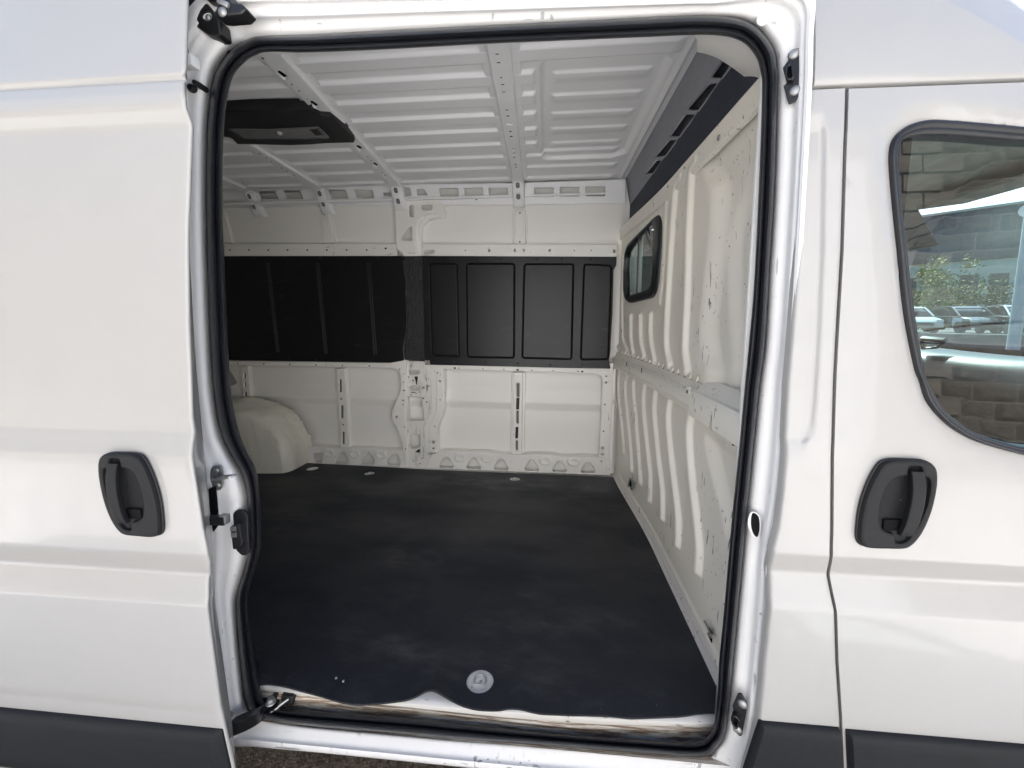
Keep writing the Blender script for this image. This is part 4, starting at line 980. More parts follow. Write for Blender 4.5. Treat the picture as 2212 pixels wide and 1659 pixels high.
# roof joint lines and header over the bulkhead
M_hback = plain('header_lining', (.09, .095, .115), .8); M_hdr = plain('header_shade_paint', (.29, .30, .325), .6, var=.05)  # header colour darkened to carry the shade on its turned-away face
HP = Plane((.495, 1.8, 1.955), (0, -1, 0), (-.034, 0, .17))
hh = [zh('B','r',[(1610,330),(1690,375),(1590,470),(1510,470)],5), zh('B','r',[(1500,510),(1560,500),(1455,665),(1370,660)],5), zh('B','r',[(1360,690),(1425,690),(1350,820),(1270,820)],5), zh('B','r',[(1265,845),(1320,840),(1265,935),(1180,945)],4), zh('B','r',[(1190,965),(1225,965),(1180,1040),(1125,1045)],3)]
plate('roof_header', HP, [(.85, .004), (.85, -.165), (-.86, -.165), (-.86, .004)][::1], [[HP.ab(p) for p in h] for h in hh], M_hdr, VAN, px=False, depth=.02, bev=.004, hole_depth=.01)
plate('header_backing', HP.back(.05), [(.9, .02), (.9, -.18), (-.9, -.18), (-.9, .02)], [], M_hback, VAN, px=False, depth=.004)  # dark sheet that puts shade into the header holes
M_navy = plain('overhead_lining', (.030, .036, .055), .8)
box('overhead_panel', (.528, .98, 1.60), (.540, 2.66, 1.80), M_navy, VAN)
# inner corner gusset by the front top corner of the opening
ga = [hY(p, 1.045) for p in [(1480,60),(1563,72),(1600,84),(1628,112),(1646,150),(1650,190)]]
gb = [hY(p, 1.10) for p in Zp('B', [(1440,240),(1490,250),(1570,280),(1680,350),(1790,440),(1832,510)])]
gb2 = [np.array(q)+np.array([.03, .08, .02]) for q in gb]
P('corner_gusset', grid_mesh('corner_gusset', [cr(ga, 5), cr([(np.array(a)+b_)/2+np.array([0, 0, .006]) for a, b_ in zip(ga, gb)], 5), cr(gb, 5), cr(gb2, 5)], flip=True), M_in)
# cargo lamp
LP = Plane((0, 0, 1.905), (1, 0, 0), (0, -1, 0))
lo = [LP.ab(p) for p in Zp('S', [(150,330),(1250,225),(1420,170),(1520,215),(1660,222),(1760,300),(1900,430),(2020,565),(2000,603),(1600,612),(1350,632),(1100,640),(800,635),(700,630),(310,625),(240,550),(200,525),(60,515),(-250,430),(-400,330)])]
plate('cargo_lamp_housing', LP, [LP.ab(p) for p in rp(Zp('S', [(-400,150),(1390,125),(1420,165),(1520,212),(1660,222),(1760,300),(1900,430),(2022,570),(2005,602),(1600,612),(1350,632),(1100,640),(800,635),(700,630),(310,625),(240,550),(190,525),(60,515),(-250,430)]), 1.5)], [], M_black, VAN, px=False, depth=.045, bev=.006)
plate('cargo_lamp_lens', LP, [LP.ab(p) for p in rp(Zp('S', [(190,385),(800,392),(1490,355),(1650,515),(1600,525),(1000,537),(430,535)]), 1)], [[LP.ab(p) for p in Zp('S', [(1350,397),(1470,392),(1560,482),(1440,485)])]], M_lens, VAN, px=False, depth=.003, bev=.002, lift=.004)
q = hZ(Zp('S', [(930, 462)])[0], 1.898); put('lamp_bulb', (d6 := dome_mesh('lamp_bulb', .012, .012)), (q[0], q[1], 1.902), (0, 0, -1), VAN); d6.materials.append(plain('bulb_glass', (.5, .5, .5), .15))
# ------------------------------------------------------------------ bulkhead
def Xb(Y): t_ = np.clip((Y-1.75)/.85, 0, 1); return .525-.040*t_*t_*(3-2*t_)
def hb(p, k=0.0):
    X = .515
    for _ in range(6): q = hX(p, X); X = float(Xb(q[1]))-k
    return q
def seg_dist(YY, ZZ, poly):
    d = np.full(YY.shape, 9.0)
    for (a, b), (c, e) in zip(poly[:-1], poly[1:]):
        L2 = (c-a)**2+(e-b)**2; t_ = np.clip(((YY-a)*(c-a)+(ZZ-b)*(e-b))/max(L2, 1e-9), 0, 1)
        d = np.minimum(d, np.hypot(YY-a-t_*(c-a), ZZ-b-t_*(e-b)))
    return d
def yz(reg, pts, k=.008): return [(q[1], q[2]) for q in (hb(p, k) for p in cr(Zp(reg, pts), 4))]
YV = np.arange(.965, 2.665, .0055); ZV = np.arange(-.002, 1.725, .0060)
YY, ZZ = np.meshgrid(YV, ZV, indexing='ij')
RIBS = [('E',[(612,455),(580,520),(570,700),(562,900),(557,1150),(545,1400),(542,1500),(556,1600)],.030,.016),
 ('E',[(530,545),(495,610),(475,850),(458,1100),(442,1400),(447,1500),(462,1570)],.030,.016),
 ('E',[(440,680),(432,850),(422,1050),(405,1235)],.012,.007),
 ('E',[(250,1310),(250,1430),(262,1510)],.024,.013), ('E',[(302,1308),(303,1440),(322,1525)],.024,.013), ('E',[(358,1302),(355,1420),(378,1550)],.024,.013),
 ('E',[(208,985),(203,1250),(207,1430),(228,1490)],.022,.011), ('E',[(183,1000),(174,1250),(170,1440),(188,1480)],.022,.011),
 ('F',[(188,225),(182,330),(205,560),(213,665)],.022,.011), ('F',[(232,235),(218,330),(245,600),(254,755)],.024,.012), ('F',[(274,240),(263,310),(288,620),(302,825)],.024,.013),
 ('F',[(330,270),(317,370),(330,550),(354,780),(352,915)],.025,.014), ('F',[(390,300),(376,420),(395,650),(421,870),(420,1015)],.026,.015), ('F',[(470,345),(452,470),(470,700),(504,985),(502,1155)],.027,.016), ('F',[(590,410),(565,540),(580,800),(618,1140),(613,1295)],.029,.017)]
H_ = np.zeros_like(YY)
for reg, pts, wd, ht in RIBS:
    d = seg_dist(YY, ZZ, yz(reg, pts)); H_ = np.maximum(H_, ht*1.12*(1-sst(wd*.42, wd*.98, d)))
# pressed field by the door side: a long slope facing the opening
def edge_y(reg, pts):
    q = np.array(sorted([(z, y) for y, z in yz(reg, pts)])); return np.interp(ZZ, q[:, 0], q[:, 1])
e1 = edge_y('E', [(600,470),(640,560),(672,660),(660,900),(632,1150),(612,1400),(640,1590)]); up = sst(.80, .86, ZZ)*(1-sst(1.52, 1.64, ZZ))
H_ -= .028*(1-sst(e1-.10, e1+.01, YY))*up
e2 = edge_y('E', [(800,520),(780,640),(735,800),(712,950),(716,1250),(735,1560)])
H_ -= .018*(1-sst(e2-.07, e2+.005, YY))*up*(1-sst(1.36, 1.46, ZZ))
e3 = edge_y('F', [(640,470),(640,620),(680,800),(730,1000),(770,1200),(776,1300)]); lw = sst(.28, .36, ZZ)*(1-sst(.66, .72, ZZ))
H_ -= .022*(1-sst(e3-.08, e3+.01, YY))*lw
# recessed panel round the window, kick plate line, dents
rng = np.random.RandomState(5)
for _ in range(26):
    y0, z0 = rng.uniform(1.05, 2.5), rng.uniform(.05, 1.0); H_ -= .0025*np.exp(-(((YY-y0)/.03)**2+((ZZ-z0)/.03)**2))
H_ += .006*(1-sst(.050, .062, ZZ))
XX = Xb(YY)-H_
WO = rp(Zp('V', [(775,100),(812,160),(828,260),(822,600),(795,1000),(778,1200),(742,1380),(690,1462),(318,1552),(252,1480),(230,1350),(235,1000),(243,850),(252,740),(290,595)]), 4)
WI = rp(Zp('V', [(690,268),(716,330),(700,800),(688,1050),(655,1270),(605,1335),(280,1437),(262,1380),(256,1000),(268,770),(335,640),(470,480)]), 3)
bp = Plane(hb(WO[0], .006), (.05, -1, 0), (0, 0, 1)) if False else None
wo_yz = [(q[1], q[2]) for q in (hb(p, .004) for p in WO)]
cell = np.stack([(YY[:-1, :-1]+YY[1:, 1:]).ravel()/2, (ZZ[:-1, :-1]+ZZ[1:, 1:]).ravel()/2], 1)
ins = inside(cell, [offset(np.array(wo_yz), (.012 if area2(wo_yz) > 0 else -.012))])
ztop = np.interp(cell[:, 0], [.96, 1.08, 1.7, 2.7], [1.640, 1.640, 1.640, 1.637])
mask = (~ins)&(cell[:, 1] < ztop)
BK = P('bulkhead', grid_mesh('bulkhead', np.stack([XX, YY, ZZ], -1), mask=mask, flip=True), M_bulk)
PINV[BK.name] = Matrix.Identity(4)
# top flange along the bulkhead edge
ys = np.linspace(.97, 2.66, 60); zt_ = np.interp(ys, [.96, 1.08, 1.7, 2.7], [1.640, 1.640, 1.640, 1.637])
A = [[(float(Xb(y))-dx, y, z+dz) for y, z in zip(ys, zt_)] for dx, dz in ((.0, -.062), (.010, -.058), (.014, -.050), (.014, -.010), (.018, .0), (.016, .006), (.0, .008))]
link('bulkhead_flange', grid_mesh('bulkhead_flange', A, angle=40), M_bulk, BK)
for reg, p in (('E', (733, 335)), ('E', (548, 498)), ('E', (457, 600))):
    q = hb(Zp(reg, [p])[0], .016); put('screw_head', (d7 := dome_mesh('screw_head', .009 if p[0] > 700 else .005, .005)), q, (-1, 0, 0), BK); d7.materials.append(M_steel)
# window frame and pane with a centre divider
def yz3(L, k): return [hb(p, k) for p in L]
wo3, wi3 = yz3(WO, .010), yz3(WI, .006)
# resample both loops by angle so they can be joined
def by_angle(L, n=72):
    Q_ = np.array([(q[1], q[2]) for q in L]); c = Q_.mean(0); Qc = np.array(list(Q_)); ang = np.arctan2(Qc[:, 1]-c[1], (Qc[:, 0]-c[0])*1.0)
    out = []
    for a in np.linspace(-math.pi, math.pi, n, endpoint=False):
        d_ = np.array([math.cos(a), math.sin(a)]); best = 0
        for i in range(len(Qc)):
            p, r = Qc[i]-c, Qc[(i+1) % len(Qc)]-Qc[i]; den = d_[0]*r[1]-d_[1]*r[0]
            if abs(den) < 1e-12: continue
            t_ = (p[0]*r[1]-p[1]*r[0])/den; u_ = (p[0]*d_[1]-p[1]*d_[0])/den
            if t_ > 0 and -1e-9 <= u_ <= 1+1e-9: best = max(best, t_)
        out.append(c+d_*best)
    return np.array(out)
ao, ai = by_angle(wo3), by_angle(wi3)
rows = []
for t_, k in ((0, -.004), (0, .004), (.04, .010), (.15, .0145), (.5, .016), (.72, .0145), (.80, .008), (.92, .007), (1.0, .004), (1.0, -.02)):
    m_ = ao+(ai-ao)*t_; rows.append([(float(Xb(y))-k, y, z) for y, z in m_])
link('bulkhead_window_frame', grid_mesh('bulkhead_window_frame', rows, closed_v=True, angle=50), M_rubber, BK)
v2, tri = fill([offset(ai, -.004 if area2(ai) > 0 else .004)])
link('bulkhead_window_pane', mesh('bulkhead_window_pane', [(.512-.022*np.clip((y-1.9)/.6, 0, 1), y, z) for y, z in v2], [tuple(t_) for t_ in tri], angle=None), M_bglass, BK)
q0, q1 = hb(Zp('V', [(478, 460)])[0], .006), hb(Zp('V', [(442, 1400)])[0], .006)
link('window_divider', tube_mesh('window_divider', [q0, q1], .004, 6), M_rubber, BK)
box('window_latch', (-.012, -.03, -.005), (.0, .03, .005), M_black, BK, at=tuple(hb(Zp('V', [(300, 1045)])[0], .010)))
# cross beam
def beam(name, y0, y1, prof, mat=M_bulk):
    n_ = 14; A = []
    for y in np.linspace(y0, y1, n_): A.append([(float(Xb(y))-dx, y, z) for dx, z in prof])
    me = grid_mesh(name, A, flip=False, angle=30)
    return link(name, me, mat, BK)
qa, qb = hb(Zp('F', [(150, 165)])[0], .04), hb(Zp('F', [(588, 385)])[0], .04); qt = hb(Zp('F', [(600, 230)])[0], .012)
ytr = qb[1]
zlo, zhi = .752, .828
beam('cross_beam', 2.66, ytr, [(-.01, zlo-.004), (.028, zlo-.004), (.040, zlo), (.043, zlo+.006), (.043, zlo+.016), (.039, zlo+.020), (.039, zlo+.040), (.043, zlo+.044), (.042, zlo+.056), (.036, zhi-.012), (.020, zhi-.004), (.014, zhi+.006), (.012, zhi+.020), (-.005, zhi+.022)])
beam('cross_beam', ytr-.004, .97, [(-.01, zlo-.02), (.040, zlo-.012), (.050, zlo-.004), (.052, zlo+.006), (.050, zlo+.066), (.044, zlo+.078), (.030, zhi+.004), (.012, zhi+.022), (-.02, zhi+.036)])
for p in ((232,185),(313,218)):
    q = hb(Zp('F', [p])[0], .0445); box('beam_slot', (-.0012, -.003, -.012), (.0012, .003, .012), M_dark, BK, at=tuple(q), bev=.0005)
q = hb(Zp('F', [(565, 335)])[0], .046); box('beam_bracket', (-.002, -.02, -.018), (.003, .02, .018), M_bulk, BK, at=tuple(q), bev=.002)
box('beam_slot', (-.0012, -.004, -.005), (.0012, .004, .005), M_dark, BK, at=tuple(q-np.array([.0032, 0, 0])), bev=.0005)
# toothed edge of the upper sheet over the beam
for i, y in enumerate(np.arange(1.37, 2.50, .066)):
    link('beam_tab', mesh('beam_tab', [(float(Xb(y))-.006, y, zhi+.044), (float(Xb(y))-.006, y+.030, zhi+.044), (float(Xb(y))-.012, y+.030, zhi+.020), (float(Xb(y))-.012, y, zhi+.020), (float(Xb(y))-.002, y, zhi+.03), (float(Xb(y))-.002, y+.03, zhi+.03)], [(0, 1, 2, 3), (0, 3, 4), (1, 5, 2)], smooth=False), M_bulk, BK)
# long black strips standing in for shaded slots, near the door side
for reg, a, b in (('E',(944,640),(921,860)), ('E',(906,1050),(884,1262)), ('E',(874,1440),(863,1565)), ('F',(829,545),(823,627))):
    q0, q1 = hb(Zp(reg, [a])[0], -.005), hb(Zp(reg, [b])[0], -.005)
    for o in (q0, q1):
        iy = np.argmin(abs(YV-o[1])); iz = np.argmin(abs(ZV-o[2])); o[0] = XX[iy, iz]
    dn = np.array([-.001, 0, 0])
    link('panel_slot_shade', tube_mesh('panel_slot_shade', [q0+dn, q1+dn], .0042, 8), M_dark, BK)
# lashing loops at the foot of the bulkhead
for reg, pts in (('Z', [(215,290),(228,240),(243,250),(242,290),(232,300)]), ('Z', [(742,1215),(760,1250),(782,1300),(797,1318),(780,1322),(765,1300)])):
    q = [hb(p, .024 if pts[0][0] < 500 else .016) for p in Zp(reg, pts)]
    link('lashing_loop', tube_mesh('lashing_loop', cr(q, 4), .004, 8), M_steel, BK)
q = hb(Zp('Z', [(780, 1305)])[0], .014); box('lashing_slot', (-.001, -.012, -.018), (.002, .012, .014), M_dark, BK, at=tuple(q), bev=.0008)
q = hb(Zp('Z', [(233, 270)])[0], .014); box('lashing_slot', (-.001, -.035, -.025), (.002, .03, .022), M_dark, BK, at=tuple(q), bev=.0008)
# dirty strip where bulkhead meets floor
A = [[(float(Xb(y))-dx, y, z) for y in np.linspace(.98, 2.58, 40)] for dx, z in ((.0, .030), (.008, .028), (.012, .020), (.016, .010), (.030, .0055), (.036, .0045), (.036, .0))]
link('bulkhead_foot', grid_mesh('bulkhead_foot', A, flip=False, angle=None), M_alu, BK)

# ------------------------------------------------------------------ outer shell that closes the van
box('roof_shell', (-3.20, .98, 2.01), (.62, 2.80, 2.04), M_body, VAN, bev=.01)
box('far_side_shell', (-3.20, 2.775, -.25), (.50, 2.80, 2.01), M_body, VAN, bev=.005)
box('rear_door', (-3.22, .90, -.20), (-3.16, 2.78, 2.01), M_in, VAN, bev=.005)
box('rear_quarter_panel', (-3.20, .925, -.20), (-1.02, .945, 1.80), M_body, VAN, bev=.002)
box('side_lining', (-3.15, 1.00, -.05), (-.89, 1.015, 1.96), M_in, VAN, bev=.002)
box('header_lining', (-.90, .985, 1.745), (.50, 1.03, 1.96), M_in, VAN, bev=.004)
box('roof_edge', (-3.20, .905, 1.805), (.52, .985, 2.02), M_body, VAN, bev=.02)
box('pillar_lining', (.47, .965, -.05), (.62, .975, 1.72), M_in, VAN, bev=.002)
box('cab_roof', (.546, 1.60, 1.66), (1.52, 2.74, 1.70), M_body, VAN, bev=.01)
box('under_floor', (-3.15, 1.28, -.16), (.9, 2.76, -.14), M_dark, VAN)
# ------------------------------------------------------------------ cab
box('cab_floor', (.60, .93, -.20), (1.75, 2.70, -.16), M_cab, VAN)
box('cab_far_door', (.55, 2.70, -.2), (1.55, 2.75, .72), M_cab, VAN)
box('cab_far_pillar', (.50, 2.70, .70), (.86, 2.76, 1.65), M_head, VAN)
hl = Plane((0, 0, 1.50), (1, 0, 0), (0, -1, 0))
plate('headliner', hl, [(.64, -.93), (.64, -2.72), (1.50, -2.72), (1.50, -.93)], [], M_head, VAN, px=False, depth=.05, bev=.02)
box('sun_visor', (-.16, -.30, -.008), (.0, .30, .008), M_head, VAN, at=(1.46, 1.25, 1.475), bev=.006, rot=Matrix.Rotation(-.12, 3, 'Y'))
q = hX((2000, 500), 1.60)
mh = Plane(q, (RGT[0], RGT[1], 0), (0, 0, 1))
plate('mirror_housing', mh, [mh.ab(p) for p in rp([(1940,440),(1985,450),(2031,529),(2010,533),(1940,546)], 2)], [], M_cab, VAN, px=False, depth=.06, bev=.008, closed=True)
# windscreen and its surround
ws = [(1.50, 1.485), (2.25, .93)]
A = [[(x+.10*(1-((y-1.81)/.9)**2), y, z) for y in np.linspace(.95, 2.68, 16)] for x, z in [(ws[0][0]+(ws[1][0]-ws[0][0])*t_, ws[0][1]+(ws[1][1]-ws[0][1])*t_) for t_ in np.linspace(0, 1, 10)]]
P('windscreen', grid_mesh('windscreen', A), M_wind)
# dashboard: top pad with a rounded lip, passenger bulge, vent
def dash():
    A = []
    for y in np.linspace(.97, 2.68, 44):
        k = math.exp(-((y-1.20)/.22)**2)+math.exp(-((y-2.2)/.25)**2); b_ = .045*k
        A.append([(1.70, y, .30), (1.60-b_, y, .62), (1.565-b_, y, .80), (1.57-b_, y, .875), (1.60-b_, y, .91+.02*k), (1.68, y, .925+.03*k), (1.85, y, .92+.02*k), (2.10, y, .90), (2.35, y, .88)])
    return grid_mesh('dashboard', A, flip=True)
M_dash = plain('dash_plastic', (.022, .022, .022), .38, grain=.2)
P('dashboard', dash(), M_dash)
vp = Plane(hX((2015, 742), 1.60), (.55, -.83, 0), (-.35, 0, 1))
plate('dash_vent_frame', vp, [vp.ab(p) for p in rp(Zp('N', [(330,545),(560,565),(580,590),(500,650),(350,660)]), 3)], [[vp.ab(p) for p in rp(Zp('N', [(350,575),(500,590),(520,600),(470,640),(355,648)]), 2)]], M_dash, VAN, px=False, depth=.03, bev=.004)
for dy in (600, 618, 634):
    plate('dash_vent_slat', vp, [vp.ab(p) for p in Zp('N', [(345,dy-5),(505,dy),(500,dy+5),(345,dy)])], [], M_cab, VAN, px=False, depth=.01, bev=.001, lift=-.004)
# seats
def seat(y):
    bm = bmesh.new()
    box_bm(bm, (.66, y-.26, .02), (1.18, y+.26, .20), .06); me = bpy.data.meshes.new('seat_cushion'); bm.to_mesh(me); bm.free(); me.polygons.foreach_set('use_smooth', [True]*len(me.polygons)); P('seat_cushion', me, M_seat)
    A = []
    for t_ in np.linspace(0, 1, 14):
        z = .14+.92*t_; wd = .25*(1-.10*t_)*(1 if t_ < .86 else max(.05, math.sqrt(max(0, 1-((t_-.86)/.14)**2)))); x = .66-.06*t_+.02; th = .12*(1-.35*t_)
        A.append([(x+th*.5+th*.5*math.cos(a)*abs(math.cos(a))**-.4 if abs(math.cos(a)) > .01 else x+th*.5, y+wd*math.sin(a), z) for a in np.linspace(0, 2*math.pi, 24, endpoint=False)])
    P('seat_back', grid_mesh('seat_back', A, closed_v=True), M_seat)
    A = []
    for t_ in np.linspace(0, 1, 10):
        z = 1.09+.20*t_; wd = .135*max(.05, math.sin(math.pi*(.12+.80*t_)))**.4
        A.append([(.645+.045*math.cos(a), y+wd*math.sin(a), z) for a in np.linspace(0, 2*math.pi, 20, endpoint=False)])
    P('seat_headrest', grid_mesh('seat_headrest', A, closed_v=True), M_seat)
seat(2.28); seat(1.30); seat(1.72)
# front end beyond the picture's edge: fender, bonnet, near A-pillar
box('front_fender', (1.63, .90, -.12), (2.55, 1.00, .80), M_body, VAN, bev=.03)
P('bonnet', grid_mesh('bonnet', [[(x, y, z) for y in np.linspace(.92, 2.72, 12)] for x, z in ((2.22, .92), (2.45, .80), (2.60, .55), (2.64, .1))]), M_body)
P('windscreen_pillar', tube_mesh('windscreen_pillar', [(1.45, .94, 1.50), (1.65, .93, 1.36), (2.25, .93, .90)], .035, 10), M_body)
P('windscreen_pillar', tube_mesh('windscreen_pillar', [(1.50, 2.70, 1.50), (1.65, 2.70, 1.38), (2.27, 2.70, .90)], .035, 10), M_body)

# ------------------------------------------------------------------ the ground
def mat_ground():
    m, t, b_ = new_mat('asphalt')
    vo = N(t, 'ShaderNodeTexVoronoi'); vo.inputs['Scale'].default_value = 95
    t.links.new(coords(t), vo.inputs['Vector'])
    c = mixc(t, ramp(t, vo.outputs['Color'], .2, .9), (.075, .058, .044), (.22, .175, .135))
    c = mixc(t, ramp(t, noise(t, 60, 6, .75), .42, .62), (.045, .036, .028), c)
    c = mixc(t, mul(t, ramp(t, noise(t, .7, 4), .4, .7), .5), c, (.16, .14, .12))
    t.links.new(c, b_.inputs['Base Color']); b_.inputs['Roughness'].default_value = .9
    bump(t, b_, add(t, mul(t, vo.outputs['Distance'], 1.0), mul(t, noise(t, 90, 5, .7), .6)), .8, .006); return m
me = grid_mesh('ground', [[(x, y, GROUND) for y in np.linspace(-60, 160, 12)] for x in np.linspace(-120, 160, 12)], flip=True)
g = link('ground', me, mat_ground()); g['kind'] = 'structure'

# pale slab added along the block wall, unseen, to bounce light at the van
pm = paint('bounce_slab_pale', (.64, .635, .62), .9, peel=.3, var=.05, grime=.12, grime_col=(.40, .38, .35))
pv = box('bounce_slab', (-9.0, -2.60, GROUND-.05), (13.0, .30, GROUND+.006), pm, None, bev=.002); pv['kind'] = 'structure'

# ------------------------------------------------------------------ block wall across from the van (seen in the door glass)
def mat_block(name, col):
    m, t, b_ = new_mat(name); oi = N(t, 'ShaderNodeObjectInfo')
    n1 = noise(t, 9, 8, .75); c = mixc(t, ramp(t, n1, .3, .75), tuple(x*.6 for x in col), tuple(x*1.25 for x in col))
    c = mixc(t, mul(t, oi.outputs['Random'], .25), c, tuple(x*.75 for x in col))
    t.links.new(c, b_.inputs['Base Color']); b_.inputs['Roughness'].default_value = .95
    bump(t, b_, noise(t, 14, 8, .7), 1.0, .03); return m
M_blk = mat_block('split_face_block', (.31, .275, .23)); M_blkd = mat_block('dark_split_face_block', (.10, .10, .105)); M_mort = plain('mortar', (.36, .34, .31), .95)
WY = -2.6
WALL = thing('block_wall', (2.0, WY, GROUND), 'tan split face block wall with a dark bottom course facing the van', 'wall')
box('mortar_bed', (-9.0, WY-.30, GROUND), (13.0, WY-.012, 3.46), M_mort, WALL, bev=.002)
def blk_me(name, w_, h_, seed):
    r_ = np.random.RandomState(seed); nx, nz = 9, 5; A = []
    for i, x in enumerate(np.linspace(0, w_, nx)):
        A.append([(x, (.002 if i in (0, nx-1) or k in (0, nz-1) else .016+.022*r_.rand()), z) for k, z in enumerate(np.linspace(0, h_, nz))])
    return grid_mesh(name, A, flip=False, angle=25)
BW, BH = .40, .20
VAR = [blk_me('block', BW-.012, BH-.012, s) for s in range(6)]
for me in VAR: me.materials.append(M_blk)
VARD = [blk_me('block', BW-.012, BH-.012, s+50) for s in range(3)]
for me in VARD: me.materials.append(M_blkd)
rv, rf = [], []
for r in range(20):
    z = GROUND+.004+r*BH
    for c in range(54):
        x = -8.9+c*BW+(BW/2 if r % 2 else 0)
        if r != 2 and 4.0 < x < 8.6 and r < 20:      # the stretch mirrored in the door glass
            me = VAR[random.randrange(6)]
        elif r == 2 and 4.0 < x < 8.6: me = VARD[c % 3]
        else:
            i0 = len(rv); rv += [(x, WY-.03, z), (x+BW-.012, WY-.03, z), (x+BW-.012, WY-.03, z+BH-.012), (x, WY-.03, z+BH-.012)]
            y1 = WY+.004+.012*random.random(); rv += [(x+.008, y1, z+.008), (x+BW-.02, y1, z+.008), (x+BW-.02, y1, z+BH-.02), (x+.008, y1, z+BH-.02)]
            rf += [tuple(i0+4+k for k in (3, 2, 1, 0))]+[(i0+k, i0+4+k, i0+4+(k+1) % 4, i0+(k+1) % 4) for k in range(4)]
            continue
        o = bpy.data.objects.new('block', me); COL.objects.link(o); o.parent = WALL; o.matrix_parent_inverse = PINV[WALL.name]
        o.location = (x, WY-.012, z)
o = link('block_courses', mesh('block_courses', rv, rf, smooth=False), M_blk, WALL); o['kind'] = 'stuff'

# pale panel added across from the van's opening to bounce light inside
RD = thing('bounce_panel', (.7, WY, GROUND), 'pale grey sectional panel added before the block wall to bounce light', 'bounce panel')
M_rd = paint('bounce_panel_paint', (.80, .80, .79), .6, peel=.05)
for i in range(7):
    z = GROUND+.02+i*.53
    box('bounce_section', (-2.4, WY+.03, z), (3.25, WY+.075, z+.52), M_rd, RD, bev=.012)
for x in (-2.50, 3.25): box('bounce_frame', (x, WY+.02, GROUND), (x+.10, WY+.10, 3.20), M_rd, RD, bev=.005)

# ------------------------------------------------------------------ what shows through the windscreen
def direction(p): d = ray(p); return d/np.linalg.norm(d[:2])
def spot(px_, dist): d = direction((px_, 692)); return np.array([d[0]*dist, d[1]*dist, GROUND])
M_bwall = plain('building_wall', (.46, .46, .40), .9, var=.08); M_fasc = plain('dark_metal_fascia', (.055, .07, .085), .6); M_bwin = plain('dark_window', (.03, .04, .05), .15)
c0 = spot(2060, 75); d0 = direction((2060, 692)); u0 = np.array([d0[1], -d0[0], 0]); 
# turn the facade square to the line of sight through the windscreen
BLD = thing('office_building', tuple(c0), 'low grey office building with dark metal fascia beyond the parked cars', 'building')
bpl = Plane(c0, u0, (0, 0, 1))
hz = lambda y: bpl.ab((2060, y))[1]
ztopw, zfas = hz(566), bpl.ab((2170, 446))[1]
plate('facade', bpl, [(-26, 0), (34, 0), (34, ztopw), (-26, ztopw)], [], M_bwall, BLD, px=False, depth=.5, bev=.02, closed=True)
plate('fascia', bpl, [(-26.5, ztopw+.02), (34.5, ztopw+.02), (34.5, zfas), (-26.5, zfas)], [], M_fasc, BLD, px=False, depth=.8, bev=.03, lift=.25, closed=True)
plate('roof_edge', bpl, [(-26.5, zfas+.01), (34.5, zfas+.01), (34.5, zfas+.3), (-26.5, zfas+.3)], [], M_bwall, BLD, px=False, depth=.8, bev=.03, lift=.32, closed=True)
for i in range(-8, 26):
    a = -8+i*2.0
    if a > 33: break
    plate('fascia_seam', bpl, [(a, ztopw+.05), (a+.14, ztopw+.05), (a+.14, zfas-.05), (a, zfas-.05)], [], M_fasc, BLD, px=False, depth=.05, bev=.01, lift=.30)
zw0, zw1 = hz(672), hz(596)
for px0 in (1938, 2001, 2072, 2136, 2200, 2265):
    a0 = bpl.ab((px0-3, 630))[0]; a1 = bpl.ab((px0+40, 630))[0]
    plate('window', bpl, [(a0, zw0), (a1, zw0), (a1, zw1), (a0, zw1)], [], M_bwin, BLD, px=False, depth=.01, bev=.004, lift=.02)
    plate('window_frame', bpl, [(a0-.12, zw0-.12), (a1+.12, zw0-.12), (a1+.12, zw1+.12), (a0-.12, zw1+.12)], [[(a0, zw0), (a1, zw0), (a1, zw1), (a0, zw1)]], M_bwall, BLD, px=False, depth=.05, bev=.02, lift=.06)
# lamp post
lpz = spot(2196, 15); LMP = thing('lamp_post', tuple(lpz), 'blue grey lamp post standing among the parked cars', 'lamp post')
M_lp = plain('post_grey', (.25, .30, .36), .5); link('pole', tube_mesh('pole', [lpz, lpz+np.array([0, 0, 3.0]), lpz+np.array([0, 0, 4.2])], [.11, .10, .10], 12), M_lp, LMP)
link('lamp_head', tube_mesh('lamp_head', [lpz+np.array([-.1, 0, 4.1]), lpz+np.array([.7, .2, 4.3])], [.14, .10], 10), plain('lamp_white', (.75, .76, .76), .4), LMP)
# shrubs and a young tree in front of the building
M_leaf = [plain('leaf_green', (.07, .11, .03), .7, var=.4), plain('leaf_yellow', (.22, .21, .04), .7, var=.35)]; M_bark = plain('bark', (.10, .07, .05), .9)
def shrub(name, pos, h, r, k, label, n=900, group=None):
    T_ = thing(name, tuple(pos), label, 'tree' if name == 'tree' else 'shrub', group); rg = np.random.RandomState(int(h*97+r*31)); V = []; F = []
    cl = rg.normal(size=(16, 3))*np.array([.55, .55, .33])*np.array([r, r, h*.55])+np.array([0, 0, h*.62])
    for i in range(n):
        c = cl[rg.randint(16)]+rg.normal(size=3)*r*.20; a, b_ = rg.normal(size=3), rg.normal(size=3); a /= np.linalg.norm(a); b_ -= a*np.dot(a, b_); b_ /= np.linalg.norm(b_); s_ = .11+.11*rg.rand()
        c[2] = max(.1, c[2]); i0 = len(V); q = np.array(pos)+c
        V += [q-a*s_, q+b_*s_*.5, q+a*s_, q-b_*s_*.5]; F.append((i0, i0+1, i0+2, i0+3))
    link('crown', mesh('crown', V, F, smooth=False), M_leaf[k], T_)
    p = np.array(pos); link('trunk', tube_mesh('trunk', [p, p+np.array([.03, .02, h*.35]), p+np.array([-.02, .05, h*.75])], [.16, .11, .05], 8), M_bark, T_)
shrub('tree', spot(2018, 64), 9.0, 2.1, 1, 'young tree with yellow green leaves before the office windows', 1500)
